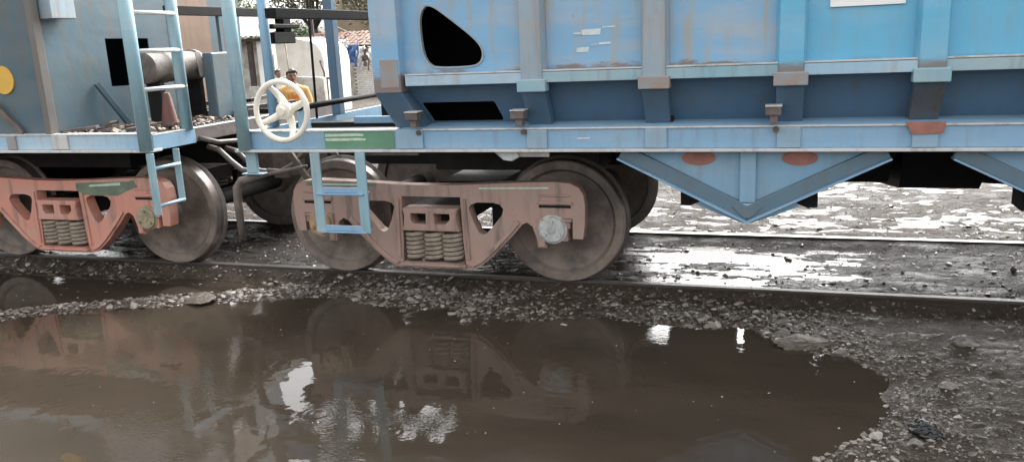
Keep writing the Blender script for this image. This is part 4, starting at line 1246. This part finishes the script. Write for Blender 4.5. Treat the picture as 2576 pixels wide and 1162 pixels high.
def tree(base, height, blobs, label, mat, leaf=0.16, nleaf=4200, trunk_r=0.2, name='leafy_tree', lean=(0, 0), seed=1):
    r = np.random.default_rng(seed)
    root = thing(name, label, 'tree', base, group='trees behind the yard')
    bx, by, bz = base
    cen = np.array([b[:3] for b in blobs]); rad = np.array([b[3] for b in blobs])
    top = (bx + lean[0], by + lean[1], bz + height)
    mb = MB()
    pth = [(bx, by, bz - 0.1), (bx + lean[0] * 0.25 + 0.05, by, bz + height * 0.25), (bx + lean[0] * 0.6 - 0.05, by, bz + height * 0.55), top]
    mb.tube(pth, [trunk_r * 1.25, trunk_r, trunk_r * 0.75, trunk_r * 0.35], 10)
    for c in cen:
        t = r.uniform(0.4, 0.85)
        st = (bx + lean[0] * t, by + lean[1] * t, bz + height * t)
        md = tuple((st[i] + c[i]) / 2 + (0.25 if i == 2 else r.uniform(-0.2, 0.2)) for i in range(3))
        mb.tube([st, md, tuple(c)], [trunk_r * 0.4, trunk_r * 0.25, trunk_r * 0.08], 6)
        for k in range(5):
            e = c + r.normal(0, 0.45, 3) * rad[0]
            mb.tube([md, tuple((np.array(md) + e) / 2 + r.normal(0, .1, 3)), tuple(e)], [trunk_r * 0.12, trunk_r * 0.08, 0.01], 5)
    mb.build('trunk', M['bark'], root, smooth=True)
    # leaves gathered in sprays round twig ends
    w = rad ** 2 / (rad ** 2).sum()
    nsp = nleaf // 14
    bi = r.choice(len(blobs), nsp, p=w)
    dv = r.normal(0, 1, (nsp, 3)); dv /= np.linalg.norm(dv, axis=1)[:, None]
    sp = cen[bi] + dv * (rad[bi] * r.uniform(0.25, 1.0, nsp) ** 0.6)[:, None] * np.array([1, 1, 0.8])
    P = np.repeat(sp, 14, 0) + r.normal(0, leaf * 1.7, (nsp * 14, 3))
    n = len(P)
    u = r.normal(0, 1, (n, 3)); u /= np.linalg.norm(u, axis=1)[:, None]
    u[:, 2] = u[:, 2] * 0.6 - 0.3
    q = np.cross(u, r.normal(0, 1, (n, 3))); q /= np.linalg.norm(q, axis=1)[:, None]
    L = leaf * r.uniform(0.7, 1.3, n)[:, None]
    V = np.stack([P - u * L * 0.6, P + q * L * 0.28, P + u * L * 0.6, P - q * L * 0.28], 1).reshape(-1, 3) - np.array(base)
    F = np.arange(n * 4).reshape(-1, 4)
    o = bpy.data.objects.new('crown', np_mesh('crown', V, F, mat, False))
    COL.objects.link(o); o.parent = root
    return root


tree((-22.4, 34.8, -0.1), 6.5, [(-24.6, 35.0, 4.3, 1.2), (-22.6, 34.6, 5.0, 1.3), (-20.9, 34.9, 5.6, 1.5), (-23.6, 35.6, 6.6, 1.8), (-21.4, 34.0, 7.0, 1.6), (-25.5, 34.5, 6.0, 1.3)], 'tree with a dark curved trunk standing behind the tiled shed', M['leaf_dry'], 0.19, 5200, 0.26, lean=(-0.9, 0), seed=3)
tree((-26.4, 36.5, -0.1), 3.4, [(-26.9, 36.2, 2.4, 1.0), (-25.4, 36.4, 2.7, 1.1), (-24.2, 36.2, 2.3, 0.9), (-27.6, 36.8, 2.9, 1.2), (-25.0, 36.8, 1.6, 1.0)], 'low bright green bushy tree behind the white cistern', M['leaf'], 0.15, 5200, 0.12, seed=5)
tree((-24.0, 26.5, -0.1), 5.0, [(-23.6, 26.2, 4.0, 1.1), (-24.8, 26.8, 4.6, 1.3), (-22.6, 26.6, 4.4, 1.2), (-23.4, 26.0, 5.4, 1.4), (-21.6, 27, 3.7, 0.8)], 'leafy green tree rising over the corrugated roof hut', M['leaf'], 0.15, 5200, 0.16, seed=7)
tree((-18.9, 35.5, -0.1), 5.2, [(-20.3, 35.2, 4.1, 0.8), (-19.3, 35.6, 3.5, 0.75), (-18.4, 35.2, 3.9, 0.9), (-17.6, 35.4, 4.6, 1.0), (-19.5, 35.0, 4.9, 0.9)], 'sparse hanging tree in front of the beige building', M['leaf_dry'], 0.17, 2600, 0.13, seed=9)

# beige building far behind
b = thing('beige_building', 'plain beige rendered building behind the trees', 'building', (-18, 43, -0.1))
MB().box(-25.2, -11, 40.5, 47, -0.1, 6.2).build('wall', M['beige'], b, 0.05)
MB().box(-25.5, -10.7, 40.2, 47.3, 6.21, 6.4).build('roof', M['concrete'], b, 0.03)
for x in (-23.6, -20.4, -17.2, -14):
    w = MB().box(x - 0.5, x + 0.5, 40.46, 40.495, 4.5, 5.6).build('window', M['wood'], b)
    MB().box(x - 0.56, x + 0.56, 40.40, 40.455, 4.42, 4.49).build('sill', M['concrete'], w)

# tiled shed
b = thing('tiled_shed', 'low brown shed with a clay tile roof behind the rag-hung wall', 'shed', (-17.5, 31, -0.1))
MB().box(-21.0, -13.0, 30.4, 33.4, -0.1, 1.9).build('wall', M['concrete'], b)
rf = MB().hexa([(-21.3, 30.0, 1.88), (-12.7, 30.0, 1.88), (-12.7, 31.9, 2.58), (-21.3, 31.9, 2.58)], [(-21.3, 30.0, 1.93), (-12.7, 30.0, 1.93), (-12.7, 31.9, 2.63), (-21.3, 31.9, 2.63)]).build('roof', M['wood'], b)
MB().hexa([(-21.3, 31.9, 2.58), (-12.7, 31.9, 2.58), (-12.7, 33.9, 1.85), (-21.3, 33.9, 1.85)], [(-21.3, 31.9, 2.63), (-12.7, 31.9, 2.63), (-12.7, 33.9, 1.9), (-21.3, 33.9, 1.9)]).build('roof', M['wood'], b)


def tile_mb():
    mb = MB()
    k = 6
    for i in range(k):
        q0, q1 = PI * i / k, PI * (i + 1) / k
        p = lambda q, rr: (-rr * math.cos(q), rr * 0.6 * math.sin(q))
        (x0, z0), (x1, z1) = p(q0, 0.12), p(q1, 0.12)
        mb.hexa([(x0, 0, z0), (x1, 0, z1), (x1, 0, z1 + 0.015), (x0, 0, z0 + 0.015)], [(x0, 0.36, z0), (x1, 0.36, z1), (x1, 0.36, z1 + 0.015), (x0, 0.36, z0 + 0.015)])
    return mb


slope = math.atan2(0.7, 1.9)
for row in range(6):
    for c in range(30):
        x = -21.1 + c * 0.25 + random.uniform(-0.03, 0.03)
        yy = 30.0 + row * 0.31
        inst('roof_tile', 'tile', tile_mb, M['tile'], rf, (x, yy, 1.945 + (yy - 30.0) * 0.7 / 1.9 + random.uniform(0, 0.02)), (slope - 0.05, 0, random.uniform(-0.08, 0.08)), smooth=False)

# whitewashed brick wall
b = thing('brick_wall', 'whitewashed brick wall standing behind the hung rags', 'wall', (-14, 25.1, -0.1))
MB().box(-15.4, -8.0, 25.06, 25.28, -0.1, 1.72).build('wall_core', M['mortar'], b)
for row in range(24):
    for c in range(8 + row % 2):
        x = -15.38 + c * 0.235 + (0 if row % 2 else -0.0) + (0.1175 if row % 2 == 0 else 0.0)
        inst('brick', 'brick', lambda: MB().box(-0.108, 0.108, 0, 0.06, 0, 0.064), M['brickwash'], b, (x + 0.108, 25.03 + random.uniform(0, 0.012), -0.09 + row * 0.0755), smooth=False)
MB().box(-13.3, -8.0, 25.02, 25.058, -0.1, 1.72).build('whitewash_face', M['brickwash'], b)
b = MB().prism([(-15.88, -0.12), (-15.28, -0.12), (-15.32, 1.42), (-15.40, 1.50), (-15.80, 1.46), (-15.86, 1.40)], 24.55, 24.95).build('concrete_pillar', M['concrete'], None, 0.02)
tag(b, 'stained concrete pillar at the end of the brick wall', 'pillar')

# low concrete wall and white cistern
b = MB().prism([(-13.15, -0.12), (-11.38, -0.12), (-11.40, 1.06), (-11.50, 1.10), (-12.2, 1.125), (-13.15, 1.14)], 15.75, 15.95).build('low_concrete_wall', M['concrete'], None, 0.02)
tag(b, 'low stained concrete wall below the white cistern', 'wall')
cis = thing('white_cistern', 'big white plastered cistern with a rounded shoulder behind the low wall', 'cistern', (-12.8, 17.5, -0.1))
pr = [(-13.75, -0.12), (-12.05, -0.12), (-12.02, 1.1), (-12.0, 1.55), (-12.06, 1.85), (-12.2, 2.05), (-12.45, 2.19), (-12.8, 2.25), (-13.75, 2.28)]
MB().prism(pr, 16.9, 18.6).build('tank', M['plaster'], cis, 0.05)
MB().prism([(-13.80, 2.285), (-12.9, 2.262), (-12.9, 2.30), (-13.80, 2.33)], 16.85, 18.65).build('lid', M['concrete'], cis, 0.01)
MB().tube([(-12.1, 16.86, 1.55), (-11.9, 16.7, 1.2), (-11.85, 16.6, 0.4), (-11.85, 16.6, -0.1)], 0.03, 8).build('pipe', M['wood'], cis, smooth=True)
MB().box(-11.95, -11.55, 16.5, 16.9, 1.0, 1.05).box(-11.93, -11.90, 16.52, 16.55, -0.1, 1.0).box(-11.6, -11.57, 16.52, 16.55, -0.1, 1.0).box(-11.93, -11.90, 16.85, 16.88, -0.1, 1.0).build('stand', M['wood'], cis)

# hut
h = thing('roadside_hut', 'hut with corrugated roof and white plastered pillar', 'hut', (-14.5, 16, -0.1))
MB().box(-13.08, -12.66, 14.98, 15.35, -0.12, 2.28).build('pillar', M['plaster'], h, 0.02)
MB().box(-16.5, -13.09, 15.5, 15.62, -0.12, 2.3).build('wall', M['concrete'], h)
MB().box(-13.35, -13.20, 14.9, 15.0, -0.12, 2.32).build('post', M['wood'], h)
MB().box(-13.30, -12.35, 14.72, 14.92, -0.12, 0.93).build('parapet', M['concrete'], h, 0.02)
mb = MB()
k = 46
for i in range(k):
    x0 = -16.6 + i * 0.09
    pts = []
    za, zb = (0.022 if i % 2 else -0.022), (-0.022 if i % 2 else 0.022)
    x1 = x0 + 0.09
    mb.hexa([(x0, 14.55, 2.36 + za), (x1, 14.55, 2.36 + zb), (x1, 17.2, 3.05 + zb), (x0, 17.2, 3.05 + za)], [(x0, 14.55, 2.368 + za), (x1, 14.55, 2.368 + zb), (x1, 17.2, 3.058 + zb), (x0, 17.2, 3.058 + za)])
mb.build('roof', M['tin'], h)
MB().box(-16.5, -12.5, 14.75, 14.83, 2.22, 2.30).build('eave_beam', M['wood'], h)

# bamboo poles leaning by the cistern
for (a, b2, lb) in (((-12.35, 14.6, -0.1), (-12.75, 15.3, 2.25), 'thin bamboo pole leaning by the white pillar'), ((-12.10, 15.0, -0.1), (-12.42, 15.5, 2.35), 'forked bamboo pole leaning in front of the white cistern')):
    md = tuple((a[i] + b2[i]) / 2 + (0.03 if i == 0 else 0) for i in range(3))
    o = MB().tube([a, md, b2], [0.028, 0.024, 0.018], 8).build('bamboo_pole', M['bamboo'], None, smooth=True, origin=a)
    tag(o, lb, 'pole', 'leaning bamboo poles')


# cloths hung along the wall top
def cloth(x0, x1, y, ztop, zbot, mat, label, name, seed, sag=0.06):
    r = random.Random(seed)
    nxx, nzz = 22, 16
    ph = [r.uniform(0, 6) for _ in range(6)]
    mb = MB()
    vs = []
    for j in range(nzz + 1):
        v = j / nzz
        for i in range(nxx + 1):
            u = i / nxx
            x = x0 + (x1 - x0) * (u + 0.05 * math.sin(v * 5 + ph[0]) * (1 - abs(2 * u - 1)))
            bot = zbot + 0.45 * (ztop - zbot) * math.sin(u * 7 + ph[1]) * math.sin(u * 3 + ph[2])
            z = ztop - sag * math.sin(PI * u) + (bot - ztop) * v
            yy = y + 0.10 * math.sin(u * 13 + ph[3] + v * 4) * (0.3 + v) + 0.06 * math.sin(u * 27 + ph[4] - v * 7) + 0.05 * math.sin(v * 12 + u * 6 + ph[5]) - 0.14 * v
            vs.append((x, yy, z))
    fs = [(j * (nxx + 1) + i, j * (nxx + 1) + i + 1, (j + 1) * (nxx + 1) + i + 1, (j + 1) * (nxx + 1) + i) for j in range(nzz) for i in range(nxx)]
    mb.add(vs, fs)
    o = mb.build(name, mat, None, smooth=True, origin=((x0 + x1) / 2, y, zbot))
    so = o.modifiers.new('thickness', 'SOLIDIFY'); so.thickness = 0.012
    return tag(o, label, 'cloth', 'cloths drying on the wall')


cloth(-15.55, -14.82, 24.6, 2.14, 1.42, M['bluecloth'], 'crumpled blue tarpaulin hung over the pillar top', 'tarpaulin', 1, 0.12)
cloth(-15.62, -15.2, 24.45, 2.28, 1.98, M['whitecloth'], 'small white rag lying on top of the blue tarpaulin', 'rag', 2)
cloth(-14.95, -14.55, 24.65, 1.98, 1.28, M['whitecloth'], 'white rag hanging right of the blue tarpaulin', 'rag', 3)
cloth(-14.62, -14.34, 24.62, 1.90, 1.20, M['greycloth'], 'grey brown rag hanging between the white rags', 'rag', 4)
cloth(-14.40, -13.95, 24.66, 1.94, 1.38, M['whitecloth'], 'white rag nearest the wagon corner post', 'rag', 5)
cloth(-15.45, -15.15, 24.42, 1.58, 1.26, M['greycloth'], 'short dark rag under the blue tarpaulin', 'rag', 6)


def rope(a, b2, sag, r, label, mat):
    pts = []
    for i in range(15):
        t = i / 14
        pts.append((a[0] + (b2[0] - a[0]) * t, a[1] + (b2[1] - a[1]) * t, a[2] + (b2[2] - a[2]) * t - sag * math.sin(PI * t)))
    o = MB().tube(pts, r, 6).build('rope', mat, None, smooth=True, origin=a)
    return tag(o, label, 'rope', 'ropes strung over the yard')


rope((-16.5, 24.0, 3.3), (-13.6, 25.1, 1.70), 0.05, 0.022, 'pale rope slanting down to the brick wall top', M['rope'])
rope((-17.5, 29.5, 4.6), (-14.0, 30.0, 3.0), 0.05, 0.02, 'thin pale rope crossing before the beige building', M['rope'])
rope((-16.0, 24.2, 2.05), (-8.5, 24.7, 2.0), 0.05, 0.015, 'level clothes line carrying the hung rags', M['rope'])
for x, lb in ((-16.55, 'thin timber post holding the slanting rope'), (-8.5, 'thin timber post at the far end of the clothes line')):
    o = MB().tube([(x, 24.1 if x < -10 else 24.7, -0.12), (x, 24.05 if x < -10 else 24.7, 3.4 if x < -10 else 2.2)], 0.045, 8).build('timber_post', M['wood'], None, smooth=True, origin=(x, 24.1, -0.12))
    tag(o, lb, 'post', 'timber posts')


# ------------------------------------------------------------------ people
def capsules(name, parts, mat, parent, voxel=0.016, smooth=6):
    """limbs and masses merged into one continuous skin by a voxel remesh"""
    mb = MB()
    for path, radii, sq in parts:
        k0 = len(mb.v)
        p0, p1 = Vector(path[0]), Vector(path[-1])
        d0 = (Vector(path[0]) - Vector(path[1])).normalized(); d1 = (Vector(path[-1]) - Vector(path[-2])).normalized()
        pp = [p0 + d0 * radii[0] * 0.85, p0 + d0 * radii[0] * 0.55] + [Vector(p) for p in path] + [p1 + d1 * radii[-1] * 0.55, p1 + d1 * radii[-1] * 0.85]
        rr = [radii[0] * 0.35, radii[0] * 0.8] + list(radii) + [radii[-1] * 0.8, radii[-1] * 0.35]
        mb.tube(pp, rr, 14)
        if sq != 1.0:
            cy_ = sum(v[1] for v in mb.v[k0:]) / (len(mb.v) - k0)
            for i in range(k0, len(mb.v)):
                x, y, z = mb.v[i]
                mb.v[i] = (x, cy_ + (y - cy_) * sq, z)
    o = mb.build(name, mat, parent, smooth=True)
    rm = o.modifiers.new('skin', 'REMESH'); rm.mode = 'VOXEL'; rm.voxel_size = voxel; rm.use_smooth_shade = True
    sm = o.modifiers.new('soften', 'SMOOTH'); sm.iterations = smooth; sm.factor = 0.5
    return o


M['skin'] = simple('brown_skin', (0.24, 0.125, 0.075), 0.5, 0.15, 6, bump_s=0.1)
M['hair'] = simple('black_hair', (0.012, 0.010, 0.009), 0.5, 0.3, 30, bump_s=0.6, bump_sc=90)
M['orange'] = simple('orange_shirt_print', (0.70, 0.27, 0.06), 0.8, 0.3, 14, second=(0.48, 0.12, 0.03), bump_s=0.2)
M['amber'] = simple('amber_shirt', (0.66, 0.36, 0.12), 0.8, 0.15, 6, bump_s=0.2)
M['shirt'] = simple('white_shirt', (0.75, 0.74, 0.72), 0.8, 0.12, 6, bump_s=0.2)
M['trouser'] = simple('dark_trousers', (0.05, 0.05, 0.06), 0.8, 0.3, 8)
M['eye'] = simple('dark_eye', (0.02, 0.016, 0.014), 0.2, 0.1, 8)
M['lip'] = simple('brown_lips', (0.20, 0.085, 0.06), 0.5, 0.1, 8)
M['shoe'] = simple('brown_sandal', (0.08, 0.05, 0.035), 0.6, 0.2, 8)


def person(loc, rz, H, label, top_mat, print_mat=None, head_turn=0.0):
    s = H / 1.70
    root = thing('person', label, 'person', loc, rz, 'people in the yard')
    root.scale = (s, s, s)
    WL[root] = (0, 0, 0)
    ht = Matrix.Rotation(head_turn, 3, 'Z')

    def hp(x, y, z):
        v = ht @ Vector((x, y, 0))
        return (v.x, v.y, z)
    body = []
    # trunk, neck, head (facing -Y)
    body.append(([(0, 0.01, 0.92), (0, 0.0, 1.05), (0, 0, 1.20), (0, 0.0, 1.34), (0, 0.01, 1.42)], [0.145, 0.14, 0.155, 0.165, 0.09], 0.72))
    body.append(([(0, 0.015, 1.40), (0, 0.005, 1.50)], [0.062, 0.058], 1.0))
    body.append(([hp(0, -0.005, 1.515), hp(0, 0.0, 1.56), hp(0, 0.005, 1.62)], [0.062, 0.078, 0.080], 1.12))
    body.append(([hp(0, -0.088, 1.590), hp(0, -0.102, 1.562), hp(0, -0.086, 1.552)], [0.009, 0.015, 0.012], 1.0))
    body.append(([hp(0, -0.060, 1.495), hp(0, -0.066, 1.505)], [0.03, 0.028], 1.0))
    for sx in (-1, 1):
        body.append(([hp(sx * 0.082, 0.012, 1.60), hp(sx * 0.088, 0.016, 1.565)], [0.014, 0.011], 1.3))
        body.append(([(sx * 0.10, 0.0, 1.385), (sx * 0.185, 0.01, 1.36), (sx * 0.225, 0.015, 1.22), (sx * 0.245, 0.02, 1.09), (sx * 0.25, -0.02, 0.97), (sx * 0.25, -0.055, 0.855)], [0.06, 0.062, 0.052, 0.045, 0.042, 0.030], 1.0))
        body.append(([(sx * 0.25, -0.06, 0.84), (sx * 0.252, -0.070, 0.785)], [0.034, 0.034], 1.0))
        for k in range(4):
            yy = -0.045 - 0.017 * k
            ln = (0.062, 0.075, 0.078, 0.066)[3 - k]
            body.append(([(sx * 0.252, yy, 0.775), (sx * 0.248, yy - 0.004, 0.775 - ln * 0.55), (sx * 0.238, yy - 0.008, 0.775 - ln)], [0.0095, 0.009, 0.008], 1.0))
        body.append(([(sx * 0.242, -0.092, 0.825), (sx * 0.235, -0.112, 0.795), (sx * 0.230, -0.115, 0.765)], [0.013, 0.011, 0.009], 1.0))
        body.append(([(sx * 0.085, 0.01, 0.93), (sx * 0.095, 0.005, 0.72), (sx * 0.10, 0.0, 0.48), (sx * 0.102, 0.015, 0.30), (sx * 0.104, 0.02, 0.09)], [0.10, 0.082, 0.058, 0.056, 0.038], 1.0))
        body.append(([(sx * 0.105, 0.045, 0.045), (sx * 0.108, -0.06, 0.040), (sx * 0.112, -0.13, 0.030)], [0.040, 0.038, 0.028], 1.0))
    bo = capsules('body', body, M['skin'], root, 0.0115, 3)
    # shirt and trousers follow the body
    shirt = [([(0, 0.01, 0.88), (0, 0.0, 1.05), (0, 0, 1.20), (0, 0.0, 1.34), (0, 0.01, 1.415)], [0.163, 0.160, 0.172, 0.180, 0.095], 0.74)]
    for sx in (-1, 1):
        shirt.append(([(sx * 0.09, 0.0, 1.385), (sx * 0.185, 0.01, 1.365), (sx * 0.228, 0.015, 1.22), (sx * 0.238, 0.018, 1.14)], [0.07, 0.074, 0.068, 0.066], 1.0))
    capsules('shirt', shirt, top_mat, root, 0.014, 3)
    tr = [([(0, 0.01, 0.86), (0, 0.01, 0.97)], [0.155, 0.150], 0.8)]
    for sx in (-1, 1):
        tr.append(([(sx * 0.085, 0.01, 0.90), (sx * 0.097, 0.005, 0.72), (sx * 0.102, 0.0, 0.48), (sx * 0.104, 0.015, 0.30), (sx * 0.106, 0.02, 0.12)], [0.115, 0.098, 0.078, 0.072, 0.062], 1.0))
    capsules('trousers', tr, M['trouser'], root, 0.014, 3)
    if print_mat:
        mb = MB()
        vs = []
        for j in range(9):
            for i in range(9):
                a = -0.75 + 1.5 * i / 8
                z = 1.06 + 0.24 * j / 8
                rr = 0.172 + 0.008 * (z - 1.05) / 0.3
                vs.append((math.sin(a) * rr * 0.85, -math.cos(a) * rr * 0.765 - 0.004, z + 0.02 * math.sin(i * 2.1 + j)))
        mb.add(vs, [(j * 9 + i, j * 9 + i + 1, (j + 1) * 9 + i + 1, (j + 1) * 9 + i) for j in range(8) for i in range(8)])
        mb.build('shirt_print', print_mat, root, smooth=True)
    # hair cap, brows, eyes, mouth
    hair = [([hp(0, 0.035, 1.595), hp(0, 0.022, 1.645), hp(0, -0.012, 1.672)], [0.078, 0.078, 0.060], 1.1), ([hp(-0.045, -0.055, 1.668), hp(0.045, -0.058, 1.672)], [0.026, 0.028], 1.0),
            ([hp(-0.072, 0.02, 1.60), hp(-0.070, 0.0, 1.650)], [0.02, 0.028], 1.0), ([hp(0.072, 0.02, 1.60), hp(0.070, 0.0, 1.650)], [0.02, 0.028], 1.0)]
    capsules('hair', hair, M['hair'], root, 0.009, 2)
    for sx in (-1, 1):
        MB().tube([hp(sx * 0.016, -0.092, 1.612), hp(sx * 0.034, -0.090, 1.617), hp(sx * 0.054, -0.076, 1.611)], 0.0055, 6).build('eyebrow', M['hair'], root, smooth=True)
        MB().tube([hp(sx * 0.020, -0.086, 1.596), hp(sx * 0.033, -0.0865, 1.597), hp(sx * 0.046, -0.078, 1.596)], [0.005, 0.0075, 0.005], 8).build('eye', M['eye'], root, smooth=True)
    MB().tube([hp(-0.026, -0.082, 1.533), hp(0, -0.090, 1.535), hp(0.026, -0.082, 1.533)], [0.004, 0.008, 0.004], 8).build('mouth', M['lip'], root, smooth=True)
    MB().tube([hp(-0.026, -0.084, 1.546), hp(0, -0.092, 1.549), hp(0.026, -0.084, 1.546)], [0.004, 0.007, 0.004], 8).build('moustache', M['hair'], root, smooth=True)
    return root


gzp = lambda x, y: float(ground_h(np.array([x]), np.array([y]))[0])
person((-6.05, 5.68, gzp(-6.05, 5.68)), math.radians(34), 1.70, 'person in an orange T-shirt standing beyond the track, facing the camera', M['amber'], M['orange'], 0.15)
person((-11.2, 13.1, gzp(-11.2, 13.1)), math.radians(60), 1.52, 'person in a white shirt standing farther back by the white pillar', M['shirt'], None, 0.35)
